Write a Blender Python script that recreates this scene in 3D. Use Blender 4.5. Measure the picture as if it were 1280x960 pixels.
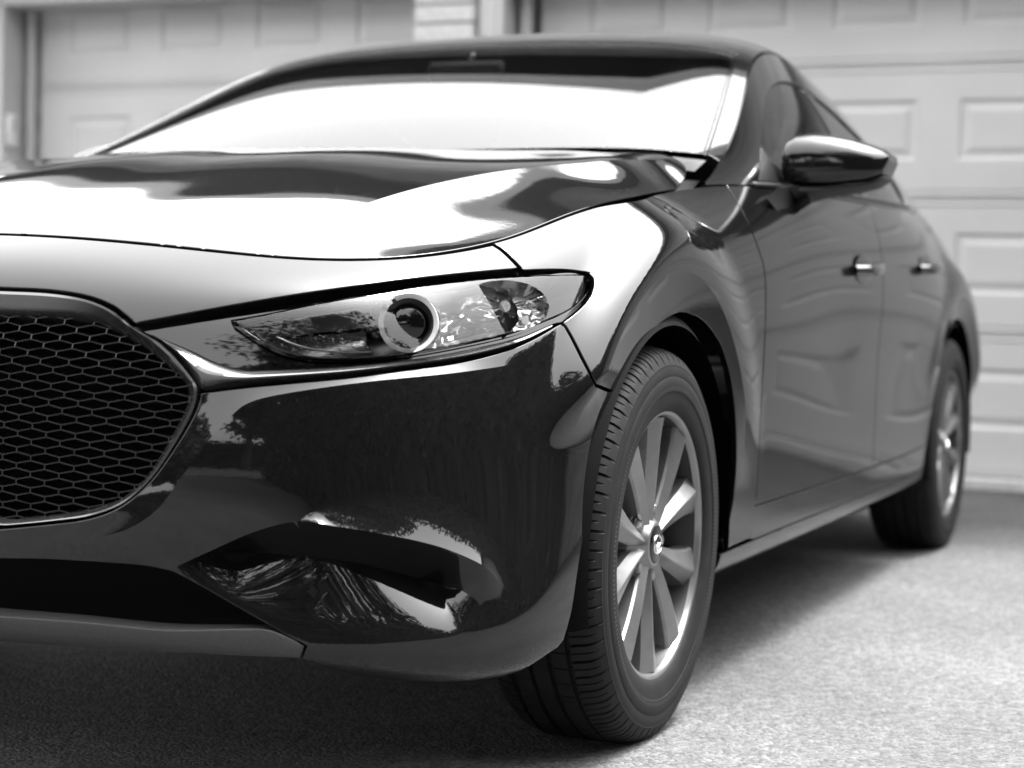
# A dark hatchback parked nose-out in front of a double garage, seen low from its front left corner.
import bpy, math, random
import numpy as np
from mathutils import Vector, Matrix
from mathutils.geometry import delaunay_2d_cdt
for _o in list(bpy.data.objects): bpy.data.objects.remove(_o)
SC=bpy.context.scene; COL=SC.collection
# ---------------- camera (car space = world: x = car's left, y = rearward, z up, origin under front axle) -------------
CAMF,YAW,PIT,ROL=2211.13,0.407987,-0.044678,0.027896
CAMP=np.array([1.78114,-2.73755,0.70053])
_fw=np.array([-math.sin(YAW)*math.cos(PIT),math.cos(YAW)*math.cos(PIT),math.sin(PIT)])
_r0=np.array([math.cos(YAW),math.sin(YAW),0.]); _u0=np.cross(_r0,_fw)
CR=_r0*math.cos(ROL)+_u0*math.sin(ROL); CU=-_r0*math.sin(ROL)+_u0*math.cos(ROL)
def proj(X):
    d=np.asarray(X,float)-CAMP; D=d@_fw
    return np.stack([640+CAMF*(d@CR)/D,480-CAMF*(d@CU)/D],-1)
def pray(px,py): return _fw+CR*(px-640)/CAMF-CU*(py-480)/CAMF
def pat(px,py,ax,v):
    d=pray(px,py); k='xyz'.index(ax); return CAMP+d*(v-CAMP[k])/d[k]
# ---------------- splines ----------------
def bs_w(u):
    return np.stack([(1-u)**3/6,(3*u**3-6*u**2+4)/6,(-3*u**3+3*u**2+3*u+1)/6,u**3/6],-1)
class Net:
    """uniform cubic B-spline surface, P[t][s], ends reach the border points; s=0 may mirror in x"""
    def __init__(s,P,mir0=False,mir1=False):
        P=np.array(P,float); a=2*P[:1]-P[1:2]; b=2*P[-1:]-P[-2:-1]; P=np.concatenate([a,P,b],0)
        m=np.array([-1,1,1.])
        a=P[:,1:2]*m if mir0 else 2*P[:,:1]-P[:,1:2]; b=P[:,-2:-1]*m if mir1 else 2*P[:,-1:]-P[:,-2:-1]
        s.P=np.concatenate([a,P,b],1); s.nt=s.P.shape[0]-3; s.ns=s.P.shape[1]-3
    def __call__(s,S,T):
        S=np.asarray(S,float); T=np.asarray(T,float)
        i=np.clip(np.floor(S).astype(int),0,s.ns-1); j=np.clip(np.floor(T).astype(int),0,s.nt-1)
        a=bs_w(S-i); b=bs_w(T-j); o=0
        for m in range(4):
            for n in range(4): o=o+(b[...,m]*a[...,n])[...,None]*s.P[j+m,i+n]
        return o
def cr(pts,n=8):
    """Catmull-Rom polyline through the points"""
    p=np.array(pts,float); q=np.concatenate([2*p[:1]-p[1:2],p,2*p[-1:]-p[-2:-1]])
    t=np.linspace(0,1,n,endpoint=False)[:,None]; o=[]
    for i in range(len(p)-1):
        a,b,c,d=q[i:i+4]; o.append(.5*(2*b+(c-a)*t+(2*a-5*b+4*c-d)*t*t+(3*b-a-3*c+d)*t**3))
    return np.concatenate(o+[p[-1:]])
# ---------------- body wrap sheet W: front centre -> corner -> side -> rear centre, bottom -> top ----------------
def col(xs,ys,zs): return [(x,y,z) for x,y,z in zip(xs,ys,zs)]
z0=[.20,.215,.30,.41,.53,.63,.70,.765,.805]
WC=[
 col([0]*9,[-.74,-.895,-.915,-.925,-.925,-.91,-.88,-.82,-.735],z0),
 col([.2]*8+[.19],[-.73,-.885,-.905,-.915,-.915,-.90,-.865,-.81,-.728],z0),
 col([.40]*8+[.39],[-.71,-.86,-.875,-.885,-.88,-.862,-.83,-.778,-.703],[.20,.215,.30,.41,.525,.62,.69,.75,.79]),
 col([.55]*8+[.555],[-.68,-.81,-.825,-.83,-.825,-.805,-.775,-.728,-.66],[.20,.215,.30,.41,.52,.61,.68,.735,.773]),
 col([.67,.70,.70,.70,.695,.69,.68,.67,.655],[-.62,-.745,-.755,-.755,-.745,-.725,-.695,-.648,-.575],[.20,.215,.30,.41,.52,.61,.68,.735,.772]),
 col([.74,.80,.80,.795,.785,.775,.76,.745,.717],[-.55,-.665,-.67,-.655,-.635,-.61,-.575,-.53,-.475],[.20,.215,.30,.41,.52,.615,.685,.742,.780]),
 col([.78,.855,.855,.85,.84,.83,.815,.795,.752],[-.45,-.555,-.55,-.53,-.505,-.475,-.44,-.395,-.36],[.20,.22,.30,.41,.52,.62,.695,.755,.797]),
 col([.80,.872,.875,.874,.869,.860,.847,.825,.770],[-.33,-.42,-.42,-.40,-.37,-.34,-.30,-.26,-.22],[.20,.22,.30,.41,.525,.63,.71,.772,.820]),
 col([.81,.870,.876,.878,.876,.870,.858,.836,.778],[-.2,-.25,-.25,-.22,-.2,-.18,-.15,-.12,-.08],[.20,.22,.30,.41,.53,.64,.725,.795,.845]),
 col([.81,.868,.873,.876,.876,.872,.862,.840,.782],[-.05,-.08,-.08,-.06,-.04,-.02,0.,.03,.06],[.20,.22,.30,.41,.535,.65,.745,.82,.873]),
 col([.81,.868,.871,.875,.878,.877,.868,.844,.784],[.1,.1,.1,.11,.12,.14,.15,.18,.21],[.20,.22,.30,.41,.535,.66,.76,.842,.90]),
 col([.81,.868,.870,.874,.880,.882,.874,.848,.790],[.30,.3,.3,.3,.3,.32,.34,.36,.38],[.20,.22,.30,.41,.54,.665,.775,.86,.925]),
 col([.81,.870,.870,.874,.882,.886,.880,.858,.815],[.55,.55,.55,.55,.55,.55,.56,.56,.57],[.20,.22,.30,.41,.54,.67,.78,.875,.945]),
 col([.81,.872,.871,.875,.885,.890,.886,.868,.838],[.85]*9,[.20,.22,.30,.41,.54,.67,.785,.885,.955]),
 col([.81,.874,.872,.877,.888,.893,.889,.872,.845],[1.2]*9,[.20,.22,.30,.41,.54,.67,.79,.892,.962]),
 col([.81,.875,.873,.879,.890,.895,.891,.874,.846],[1.6]*9,[.20,.22,.30,.41,.545,.675,.795,.90,.972]),
 col([.81,.876,.873,.880,.891,.896,.893,.874,.842],[2.0]*9,[.20,.22,.30,.41,.55,.68,.805,.912,.985]),
 col([.81,.876,.873,.882,.893,.898,.895,.872,.832],[2.35]*9,[.20,.22,.31,.42,.555,.69,.815,.925,1.0]),
 col([.81,.876,.876,.886,.896,.900,.897,.868,.818],[2.65]*9,[.20,.23,.32,.43,.565,.70,.825,.935,1.015]),
 col([.80,.872,.878,.886,.895,.898,.893,.858,.800],[2.92]*9,[.20,.24,.33,.44,.575,.71,.835,.945,1.03]),
 col([.77,.835,.848,.858,.866,.868,.860,.828,.775],[3.14,3.16,3.16,3.17,3.17,3.17,3.16,3.14,3.1],[.22,.26,.35,.45,.58,.71,.835,.95,1.04]),
 col([.68,.75,.765,.775,.78,.78,.77,.745,.705],[3.28,3.32,3.34,3.36,3.36,3.36,3.34,3.30,3.22],[.24,.27,.36,.46,.59,.715,.835,.95,1.05]),
 col([.50,.55,.56,.565,.57,.57,.56,.55,.53],[3.38,3.43,3.45,3.48,3.48,3.47,3.44,3.38,3.28],[.25,.28,.37,.47,.59,.72,.835,.95,1.055]),
 col([.26,.28,.28,.28,.28,.28,.28,.28,.27],[3.42,3.48,3.50,3.53,3.53,3.52,3.48,3.41,3.30],[.25,.28,.37,.47,.59,.72,.835,.95,1.06]),
 col([0]*9,[3.43,3.49,3.51,3.54,3.54,3.53,3.49,3.42,3.31],[.25,.28,.37,.47,.59,.72,.835,.95,1.06]),
]
WA=np.array(WC)
WA[:12,8,2]+=[-.024,-.0235,-.0215,-.019,-.014,-.005,.002,.018,.020,.011,.004,.003]
WA[:12,7,2]+=[-.018,-.017,-.015,-.012,-.009,-.003,.001,.009,.010,.006,.002,.001]
WA[17,6:9,0]=[.89,.852,.80]; WA[18,5:9,0]=[.897,.868,.812,.748]; WA[19,5:9,0]=[.888,.852,.79,.72]; WA[20,5:9,0]=[.855,.825,.765,.69]; WA[21,6:9,0]=[.755,.715,.65]
WA[:9,0,2]+=[.012,.012,.012,.006,-.006,-.022,-.032,-.03,-.02]; WA[:9,1,2]+=[.012,.012,.012,.006,-.006,-.022,-.032,-.03,-.02]
# the bumper face leans back towards the ground between the lamps and the lower scoops
WA[:9,4,1]+=[-.002,-.002,-.001,.002,.005,.006,.004,.002,0]; WA[:9,3,1]+=[-.002,-.001,.001,.006,.012,.015,.013,.007,0]; WA[6:9,1,0]+=[.003,.006,.006]; WA[6:9,2,0]+=[.002,.005,.005]; WA[6:9,4,0]-=[.001,.002,.002]; WA[:9,2,1]+=[.006,.008,.010,.010,.010,.010,.008,.004,0]
WA[4:8,3,0]-=[.006,.011,.007,.002]; WA[4:8,4,0]-=[.002,.0045,.003,.001]
WA[:8,1,1]-=.012
WN=Net(WA.transpose(1,0,2),True,True)
SM,TM=WN.ns,WN.nt   # s in [0,24], t in [0,8]
# ---------------- upper sheets ----------------
EY=[.42,.60,.80,1.0,1.2,1.45,1.8,2.2,2.6,2.9,3.15]
EX=[.795,.772,.742,.697,.652,.628,.612,.610,.615,.60,.575]
EZ=[.938,.994,1.082,1.188,1.285,1.342,1.325,1.29,1.225,1.18,1.13]
CZ=[1.00,1.093,1.181,1.262,1.336,1.403,1.433,1.418,1.368,1.315,1.262]
def top_net():
    rows=[]
    for y,ex,ez,cz in zip(EY,EX,EZ,CZ):
        rows.append([(u*ex,y,cz+(ez-cz)*(.5*u**2+.5*u**9)) for u in (0,.22,.44,.64,.82,.94,1.)])
    return Net(rows,True)
TN=top_net()
# ---------------- camera, sky, sun, exposure ----------------
_cd=bpy.data.cameras.new('camera'); _cam=bpy.data.objects.new('camera',_cd); COL.objects.link(_cam); SC.camera=_cam
_cd.sensor_width=36; _cd.lens=CAMF/1280*36; _cd.clip_start=.05; _cd.clip_end=500
_m=Matrix.Identity(4)
for _i in range(3): _m[_i][0]=CR[_i]; _m[_i][1]=CU[_i]; _m[_i][2]=-_fw[_i]; _m[_i][3]=CAMP[_i]
_cam.matrix_world=_m
_cd.dof.use_dof=True; _cd.dof.focus_distance=2.55; _cd.dof.aperture_fstop=3.6
SUN_EL,SUN_AZ=math.radians(70),math.radians(35)      # azimuth measured from +y (behind the car) towards +x
w=bpy.data.worlds.new('World'); SC.world=w; w.use_nodes=True; _n=w.node_tree.nodes; _l=w.node_tree.links
_n.clear(); _out=_n.new('ShaderNodeOutputWorld'); _bg=_n.new('ShaderNodeBackground'); _sky=_n.new('ShaderNodeTexSky'); _bw=_n.new('ShaderNodeRGBToBW')
_sky.sky_type='NISHITA'; _sky.sun_disc=False; _sky.sun_elevation=SUN_EL; _sky.sun_rotation=SUN_AZ; _sky.air_density=2.0; _sky.dust_density=6.; _sky.ozone_density=1.
_bg.inputs[1].default_value=.15
_l.new(_sky.outputs[0],_bw.inputs[0]); _ad=_n.new('ShaderNodeMath'); _ad.operation='ADD'; _ad.inputs[1].default_value=2.2; _l.new(_bw.outputs[0],_ad.inputs[0]); _l.new(_ad.outputs[0],_bg.inputs[0]); _l.new(_bg.outputs[0],_out.inputs[0])
_sd=bpy.data.lights.new('sun','SUN'); _sd.energy=1.2; _sd.angle=math.radians(14); _sun=bpy.data.objects.new('sun',_sd); COL.objects.link(_sun)
_sv=Vector((math.sin(SUN_AZ)*math.cos(SUN_EL),math.cos(SUN_AZ)*math.cos(SUN_EL),math.sin(SUN_EL)))
_sun.rotation_euler=_sv.to_track_quat('Z','Y').to_euler(); _sun.location=_sv*20
SC.view_settings.view_transform='Standard'; SC.view_settings.look='None'; SC.view_settings.gamma=1; SC.view_settings.exposure=2.5; SC.view_settings.use_curve_mapping=False
SC.cycles.use_denoising=True; SC.cycles.sample_clamp_indirect=4; SC.cycles.max_bounces=8; SC.cycles.diffuse_bounces=3
# ---------------- metric of the wrap sheet ----------------
_k=np.linspace(0,SM,481); _ps=WN(_k,np.full(481,4.)); _ca=np.concatenate([[0],np.cumsum(np.linalg.norm(np.diff(_ps,axis=0),axis=1))])
_kt=np.linspace(0,TM,161); _pt=WN(np.full(161,6.),_kt); _cb=np.concatenate([[0],np.cumsum(np.linalg.norm(np.diff(_pt,axis=0),axis=1))])
def w_ab(st): st=np.asarray(st,float); return np.stack([np.interp(st[...,0],_k,_ca),np.interp(st[...,1],_kt,_cb)],-1)
def w_st(ab): return np.stack([np.interp(ab[...,0],_ca,_k),np.interp(ab[...,1],_cb,_kt)],-1)
def nrm(F,S,T,h=1e-3):
    du=F(S+h,T)-F(S-h,T); dv=F(S,T+h)-F(S,T-h)
    n=np.cross(du,dv); return n/np.maximum(np.linalg.norm(n,axis=-1,keepdims=True),1e-12)
# ---------------- solve (s,t) for a target in pixels or in (y,z) ----------------
def yz(X): return np.asarray(X)[...,1:3]*1000.
def xy(X): return np.asarray(X)[...,0:2]*1000.
def solve(F,G,tgt,g0,lim):
    """F surface, G 3d->2d, tgt (n,2), g0 (n,2) guesses"""
    st=np.array(g0,float); tgt=np.array(tgt,float); h=1e-4
    for it in range(25):
        q=G(F(st[:,0],st[:,1])); e=tgt-q
        js=(G(F(st[:,0]+h,st[:,1]))-q)/h; jt=(G(F(st[:,0],st[:,1]+h))-q)/h
        det=js[:,0]*jt[:,1]-js[:,1]*jt[:,0]; det=np.where(abs(det)<1e-6,1e-6,det)
        ds=(e[:,0]*jt[:,1]-e[:,1]*jt[:,0])/det; dt=(js[:,0]*e[:,1]-js[:,1]*e[:,0])/det
        st[:,0]=np.clip(st[:,0]+np.clip(ds,-.4,.4),lim[0],lim[1]); st[:,1]=np.clip(st[:,1]+np.clip(dt,-.4,.4),lim[2],lim[3])
    return st
def guess(F,G,tgt,lim,ns=241,nt=81):
    S,T=np.meshgrid(np.linspace(lim[0],lim[1],ns),np.linspace(lim[2],lim[3],nt)); S=S.ravel(); T=T.ravel(); X=F(S,T); q=G(X)
    if G is proj:
        n=nrm(F,S,T); ok=((CAMP-X)*n).sum(-1)>0
        if ok.sum()<ok.size*.02: ok[:]=True
        S,T,q=S[ok],T[ok],q[ok]
    return np.array([[S[i],T[i]] for i in (((q-p)**2).sum(1).argmin() for p in tgt)])
def onW(px,n=6,lim=(0,19,0,8),F=None):
    t=cr(px,n) if n else np.array(px,float); F=F or WN; return solve(F,proj,t,guess(F,proj,t,lim),lim)
def onWyz(p,n=6,lim=(6,21,0,8),F=None):
    t=(cr(p,n) if n else np.array(p,float))*1000.; F=F or WN; return solve(F,yz,t,guess(F,yz,t,lim),lim)
def inpoly(P,poly):
    if len(P)>12000: return np.concatenate([inpoly(P[i:i+12000],poly) for i in range(0,len(P),12000)])
    x,y=P[:,0][:,None],P[:,1][:,None]; a=np.asarray(poly); b=np.roll(a,-1,0)
    c=((a[:,1]>y)!=(b[:,1]>y))&(x<(b[:,0]-a[:,0])*(y-a[:,1])/np.where(abs(b[:,1]-a[:,1])<1e-12,1e-12,b[:,1]-a[:,1])+a[:,0])
    return (c.sum(1)%2)==1
def pdist(P,line):
    if len(P)>12000: return np.concatenate([pdist(P[i:i+12000],line) for i in range(0,len(P),12000)])
    a=np.asarray(line)[:-1]; b=np.asarray(line)[1:]; d=b-a; L=np.maximum((d*d).sum(1),1e-12)
    t=np.clip(((P[:,None,:]-a)*d).sum(-1)/L,0,1); q=a+t[...,None]*d
    return np.sqrt(((P[:,None,:]-q)**2).sum(-1).min(1))
def sm(x): x=np.clip(x,0,1); return x*x*(3-2*x)
# ---------------- feature curves on the nose, read off the photograph ----------------
C1px=[(655,452),(620,459),(560,467),(470,476),(400,485),(340,495),(310,504),(292,517),(265,545),(230,592),(195,638),(150,665),(80,678),(0,684)]
C1=w_ab(onW(C1px)); C1=np.concatenate([C1,[[0.,C1[-1,1]-.012]]])
def t_at_z(z,s=0.): t=np.linspace(0,TM,400); return float(np.interp(z,WN(np.full(400,s),t)[:,2],t))
GRo_px=[(0,363),(60,366),(105,373),(135,384),(152,396),(168,409),(200,428),(222,447),(240,470),(247,484),(240,515),(215,560),(185,602),(150,632),(110,648),(60,655),(0,661)]
GRi_px=[(0,376),(60,378),(100,383),(130,395),(152,408),(180,428),(205,451),(222,469),(228,485),(222,510),(200,552),(172,597),(140,626),(100,641),(60,649),(0,656)]
HT_px=[(168,409),(220,399),(290,386),(370,372),(450,360),(520,351),(590,344),(655,339),(700,338),(733,341)]
HTe_px=[(733,341),(741,349),(738,367),(725,384),(703,402)]
_z0=np.array([[0,t_at_z(.703)]]); _z1=np.array([[0,t_at_z(.383)]])
GRo=np.concatenate([_z0,onW(GRo_px),_z1]); GRi=np.concatenate([[[0,t_at_z(.690)]],onW(GRi_px),[[0,t_at_z(.389)]]])
HT=onW(HT_px); HTe=onW(HTe_px)
_top=np.concatenate([GRo[:1+5*6],HT,HTe[1:]])
_endc=w_ab(np.concatenate([HTe,onW([(703,402),(655,452)])]))
C1poly=np.concatenate([C1,w_ab(_top)])
P0=w_ab(onW([(375,651),(385,640),(405,629),(440,618),(490,612),(540,615),(580,631),(612,658),(634,695),(648,730),(652,750)]))
P1=w_ab(onW([(212,712),(260,690),(320,664),(375,651),(420,657),(470,666),(520,677),(560,690),(600,710),(630,736),(652,750)]))
QQ=w_ab(onW([(212,712),(245,703),(300,698),(380,700),(450,706),(520,718),(575,732),(592,745),(600,757)]))
BB=w_ab(onW([(212,712),(230,724),(290,757),(360,797),(390,808),(450,806),(520,801),(570,794),(590,778),(600,757)]))
P1r=P1[18:]                                              # from (375,651) on
pl_c=np.concatenate([P0,P1r[::-1]]); pl_u=np.concatenate([P1,QQ[::-1]]); pl_p=np.concatenate([QQ,BB[::-1]])
_aa=lambda px:float(w_ab(onW([px],0))[0,0])
_A0,_A1,_A2,_A3=_aa((330,662)),_aa((400,654)),_aa((590,704)),_aa((640,742))
_D0,_D1,_D2,_D3=_aa((214,711)),_aa((300,698)),_aa((565,730)),_aa((600,757))
def amp_l(a): return .014*sm((a-_A0)/(_A1-_A0))*sm((_A3-a)/(_A3-_A2))
def amp_q(a): return .042*sm((a-_D0)/(_D1-_D0))*sm((_D3-a)/(_D3-_D2))
def flare(X):
    x,y,z=X[...,0],X[...,1],X[...,2]
    for yc,xf in ((0.,.8945),(2.725,.900)):
        dz=z-.316; dz=np.where(dz<0,dz*.25,dz); r=np.hypot(y-yc,dz)
        amp=np.where(y<yc,sm((z-.49)/.13),sm((z-.36)/.20))
        wd=.085+.095*sm((y-yc+.22)/.30); q_=np.clip((r-.447)/wd,0,1); k=np.where(r<.447,1.,1-q_**3*(q_*(q_*6-15)+10)); tgt=xf-np.where(r<.447,(.447-r)*.22,0)
        x=np.where(x>.5,x+amp*k*np.where(r<.65,tgt-x,0),x)
    return np.stack([x,y,z],-1)
def WF(S,T):
    S=np.asarray(S,float); T=np.asarray(T,float); X=WN(S,T); sh=S.shape
    s=S.ravel(); t=T.ravel(); m=np.where((s<7.5)&(t<8.01))[0]
    if m.size:
        P=w_ab(np.stack([s[m],t[m]],-1)); d=np.zeros(len(m))
        i=np.where(inpoly(P,C1poly))[0]
        if i.size: D=pdist(P[i],C1); d[i]=-.026*(1-np.exp(-D/.05))*sm(pdist(P[i],_endc)/.14)*(.30+.70*sm((X.reshape(-1,3)[m][i,2]-.42)/.15))
        for k,(pl,fa,fb) in enumerate(((pl_c,P0,P1),(pl_u,P1,QQ),(pl_p,QQ,BB))):
            i=np.where(inpoly(P,pl))[0]
            if i.size:
                da=pdist(P[i],fa); db=pdist(P[i],fb); w=da/np.maximum(da+db,1e-9); Al=amp_l(P[i,0]); Aq=amp_q(P[i,0])
                d[i]+=Al*w**1.8 if k==0 else (Al*(1-w)-Aq*w if k==1 else -Aq*(1-w)**1.3)
        n=nrm(WN,s[m],t[m]); Xf=X.reshape(-1,3).copy(); nn=n
        Xf[m]+=nn*d[:,None]; X=Xf.reshape(X.shape)
    return flare(hollow(X))
def hollow(X):
    # the sculpted, slightly hollow flank of the doors
    x,y,z=X[...,0],X[...,1],X[...,2]
    d=-.011*np.exp(-((z-.60+.07*(y-1.5))/.14)**2)*sm((y-.55)/.75)*sm((2.62-y)/.6)
    return np.stack([np.where(x>.5,x+d,x),y,z],-1)
def WG(S,T): return flare(hollow(WN(S,T)))
def fadeHL(S): return 1-.72*sm((np.asarray(S)-5.6)/1.4)
def FLn(S,T): return WN(S,T)+nrm(WN,S,T)*(-.006*fadeHL(S))[...,None]
def FSr(S,T): return WN(S,T)+nrm(WN,S,T)*(-.015*fadeHL(S))[...,None]
# ---------------- hood: smooth height field through its border, spine and shoulder ----------------
class Field:
    def __init__(s,x0,x1,nx,y0,y1,ny,data,lam=2e-4,lamy=None):
        s.x0,s.hx,s.nx=x0,(x1-x0)/nx,nx; s.y0,s.hy,s.ny=y0,(y1-y0)/ny,ny
        D=np.array(data,float); A=s.basis(D[:,0],D[:,1]); w=D[:,3]
        n=(nx+3)*(ny+3); idx=np.arange(n).reshape(ny+3,nx+3); R=[]
        I=np.eye(n)
        R.append((I[idx[:,:-2].ravel()]-2*I[idx[:,1:-1].ravel()]+I[idx[:,2:].ravel()])*lam)
        R.append((I[idx[:-2].ravel()]-2*I[idx[1:-1].ravel()]+I[idx[2:].ravel()])*(lamy or lam))
        M=np.concatenate([A*w[:,None]]+R); b=np.concatenate([D[:,2]*w,np.zeros(len(M)-len(D))])
        s.c=np.linalg.lstsq(M,b,rcond=None)[0].reshape(ny+3,nx+3)
    def basis(s,x,y):
        u=(x-s.x0)/s.hx; v=(y-s.y0)/s.hy; i=np.clip(np.floor(u).astype(int),0,s.nx-1); j=np.clip(np.floor(v).astype(int),0,s.ny-1)
        a=bs_w(u-i); b=bs_w(v-j); A=np.zeros((len(x),(s.nx+3)*(s.ny+3)))
        for m in range(4):
            for n in range(4): A[np.arange(len(x)),(j+m)*(s.nx+3)+i+n]+=b[:,m]*a[:,n]
        return A
    def z(s,x,y):
        x=np.asarray(x,float); y=np.asarray(y,float); u=(x-s.x0)/s.hx; v=(y-s.y0)/s.hy; i=np.clip(np.floor(u).astype(int),0,s.nx-1); j=np.clip(np.floor(v).astype(int),0,s.ny-1)
        a=bs_w(u-i); b=bs_w(v-j); o=0
        for m in range(4):
            for n in range(4): o=o+b[...,m]*a[...,n]*s.c[j+m,i+n]
        return o
    def __call__(s,x,y): return np.stack([np.asarray(x,float),np.asarray(y,float),s.z(x,y)],-1)
S_HC=10.45                                   # where the bonnet's side edge ends (s along the top row)
_s=np.linspace(0,S_HC,120); HB=WN(_s,np.full(120,8.))
hd=[(p[0],p[1],p[2],3.) for p in HB]
for y,z in [(-.66,.801),(-.6,.818),(-.5,.8465),(-.4,.873),(-.3,.898),(-.2,.921),(-.1,.9415),(0,.959),(.1,.974),(.2,.987),(.3,.997),(.40,1.005),(.55,1.014)]:
    hd+=[(0,y,z,1.5),(.2,y,z-.001,1.)]
for x,y,z in [(.4,.4,.999),(.6,.4,.993),(.70,.41,.988),(.75,.412,.979),(.4,.2,.972),(.60,.2,.966),(.69,.2,.960),(.74,.2,.944),(.4,0,.942),(.58,0,.929),(.67,0,.915),(.73,0,.897),(.4,-.2,.900),(.54,-.2,.882),(.66,-.2,.862),(.4,-.4,.855),(.54,-.4,.830),(.36,-.55,.825),(.50,-.52,.802),
              (.4,.55,1.012),(.7,.55,.985),(.85,.3,.85),(.86,.0,.80),(.85,.45,.86)]:
    hd.append((x,y,z,1.))
hd=hd+[(-a,b,c,w) for a,b,c,w in hd]
HF=Field(-.95,.95,24,-.95,.65,18,hd,lam=.05)
_rs=np.array([[.755,.42],[.745,.30]])
_rp=cr([(850,200),(760,203),(640,214),(560,228),(500,243),(440,262),(400,275),(350,291)],4); _rl=(-.1,.79,-.72,.42)
_rr=solve(HF,proj,_rp,guess(HF,proj,_rp,_rl),_rl); _o=np.argsort(_rr[:,1]); _rr=_rr[_o]
_hby=HB[HB[:,1]>-.60]
def ridge_x(y): return np.interp(y,_rr[:,1],_rr[:,0])
def HC(x,y):
    # bonnet with the crease that runs from the windscreen corner towards the badge
    X=HF(x,y); ax=np.abs(X[...,0]); yy=X[...,1]; xr=ridge_x(yy); xs=np.interp(yy,_hby[:,1],_hby[:,0]); U=np.maximum(xs-xr,.02)
    u=np.clip((ax-xr)/U,0,1); v=np.clip((xr-ax)/.16,0,1); k=.075*sm((yy+.60)/.16)*np.where(yy>.30,sm((.50-yy)/.2),1)
    X[...,2]+=-k*U*u*(1-u)*.9+k*.10*(1-v)**3*.35*np.where(ax<=xr,1,0)+k*.10*.35*np.where(ax>xr,(1-u)**2,0)
    return X
# ---------------- side of the cabin: belt line up to the roof rail ----------------
def belt_at(y):
    s=np.linspace(9,21.5,800); p=WN(s,np.full(800,8.)); return np.array([np.interp(y,p[:,1],p[:,k]) for k in range(3)])
KY=[.42,.52,.62,.75,.90,1.05,1.2,1.4,1.6,1.8,2.0,2.2,2.4,2.6,2.8,2.95,3.1]
def rail_at(y):
    v=np.linspace(0,TN.nt,600); p=TN(np.full(600,float(TN.ns)),v); return np.array([np.interp(y,p[:,1],p[:,k]) for k in range(3)])
def side_net():
    rows=[]
    for v in (0,.2,.4,.6,.8,1.):
        r=[]
        for y in KY:
            a=belt_at(y); b=rail_at(y); p=a+(b-a)*v; p[0]+=.016*math.sin(math.pi*v)*min(1,(y-.40)/.5); r.append(p)
        rows.append(r)
    return Net(rows)
KN=side_net()
# ---------------- materials (black and white place: every colour is a grey) ----------------
MAT={}
def mat(name,v=.5,rough=.5,metal=0.,ior=1.5,bump=None,vary=None,coat=0.,trans=0.,alpha=1.,spec=.5):
    m=bpy.data.materials.new(name); m.use_nodes=True; t=m.node_tree; b=t.nodes['Principled BSDF']
    b.inputs['Base Color'].default_value=(v,v,v,1); b.inputs['Roughness'].default_value=rough; b.inputs['Metallic'].default_value=metal
    b.inputs['IOR'].default_value=ior; b.inputs['Coat Weight'].default_value=coat; b.inputs['Coat Roughness'].default_value=.03
    b.inputs['Transmission Weight'].default_value=trans; b.inputs['Specular IOR Level'].default_value=spec
    tc=None
    def noise(sc,det=4.,rgh=.6):
        nonlocal tc
        if tc is None: tc=t.nodes.new('ShaderNodeTexCoord')
        n=t.nodes.new('ShaderNodeTexNoise'); n.inputs['Scale'].default_value=sc; n.inputs['Detail'].default_value=det; n.inputs['Roughness'].default_value=rgh
        t.links.new(tc.outputs['Object'],n.inputs['Vector']); return n
    if vary:                                   # (scale, low, high)
        n=noise(vary[0]); r=t.nodes.new('ShaderNodeMapRange'); r.inputs['From Min'].default_value=.3; r.inputs['From Max'].default_value=.7
        r.inputs['To Min'].default_value=vary[1]; r.inputs['To Max'].default_value=vary[2]
        t.links.new(n.outputs[0],r.inputs['Value']); t.links.new(r.outputs[0],b.inputs['Base Color'])
    if bump:                                   # (scale, strength, distance)
        n=noise(bump[0]); q=t.nodes.new('ShaderNodeBump'); q.inputs['Strength'].default_value=bump[1]; q.inputs['Distance'].default_value=bump[2]
        t.links.new(n.outputs[0],q.inputs['Height']); t.links.new(q.outputs[0],b.inputs['Normal'])
    MAT[name]=m; return m
def glass(name,tint=.8,rough=0.,ior=1.5,refl=1.0):
    """thin sheet glass: clear by the Fresnel term, mirror for the rest"""
    m=bpy.data.materials.new(name); m.use_nodes=True; t=m.node_tree; t.nodes.clear()
    o=t.nodes.new('ShaderNodeOutputMaterial'); mx=t.nodes.new('ShaderNodeMixShader'); tr=t.nodes.new('ShaderNodeBsdfTransparent'); gl=t.nodes.new('ShaderNodeBsdfGlossy'); fr=t.nodes.new('ShaderNodeFresnel'); mu=t.nodes.new('ShaderNodeMath')
    tr.inputs[0].default_value=(tint,tint,tint,1); gl.inputs['Roughness'].default_value=rough; fr.inputs['IOR'].default_value=ior
    mu.operation='MULTIPLY'; mu.inputs[1].default_value=refl; mu.use_clamp=True
    t.links.new(fr.outputs[0],mu.inputs[0]); t.links.new(mu.outputs[0],mx.inputs[0]); t.links.new(tr.outputs[0],mx.inputs[1]); t.links.new(gl.outputs[0],mx.inputs[2]); t.links.new(mx.outputs[0],o.inputs[0])
    MAT[name]=m; return m
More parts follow.
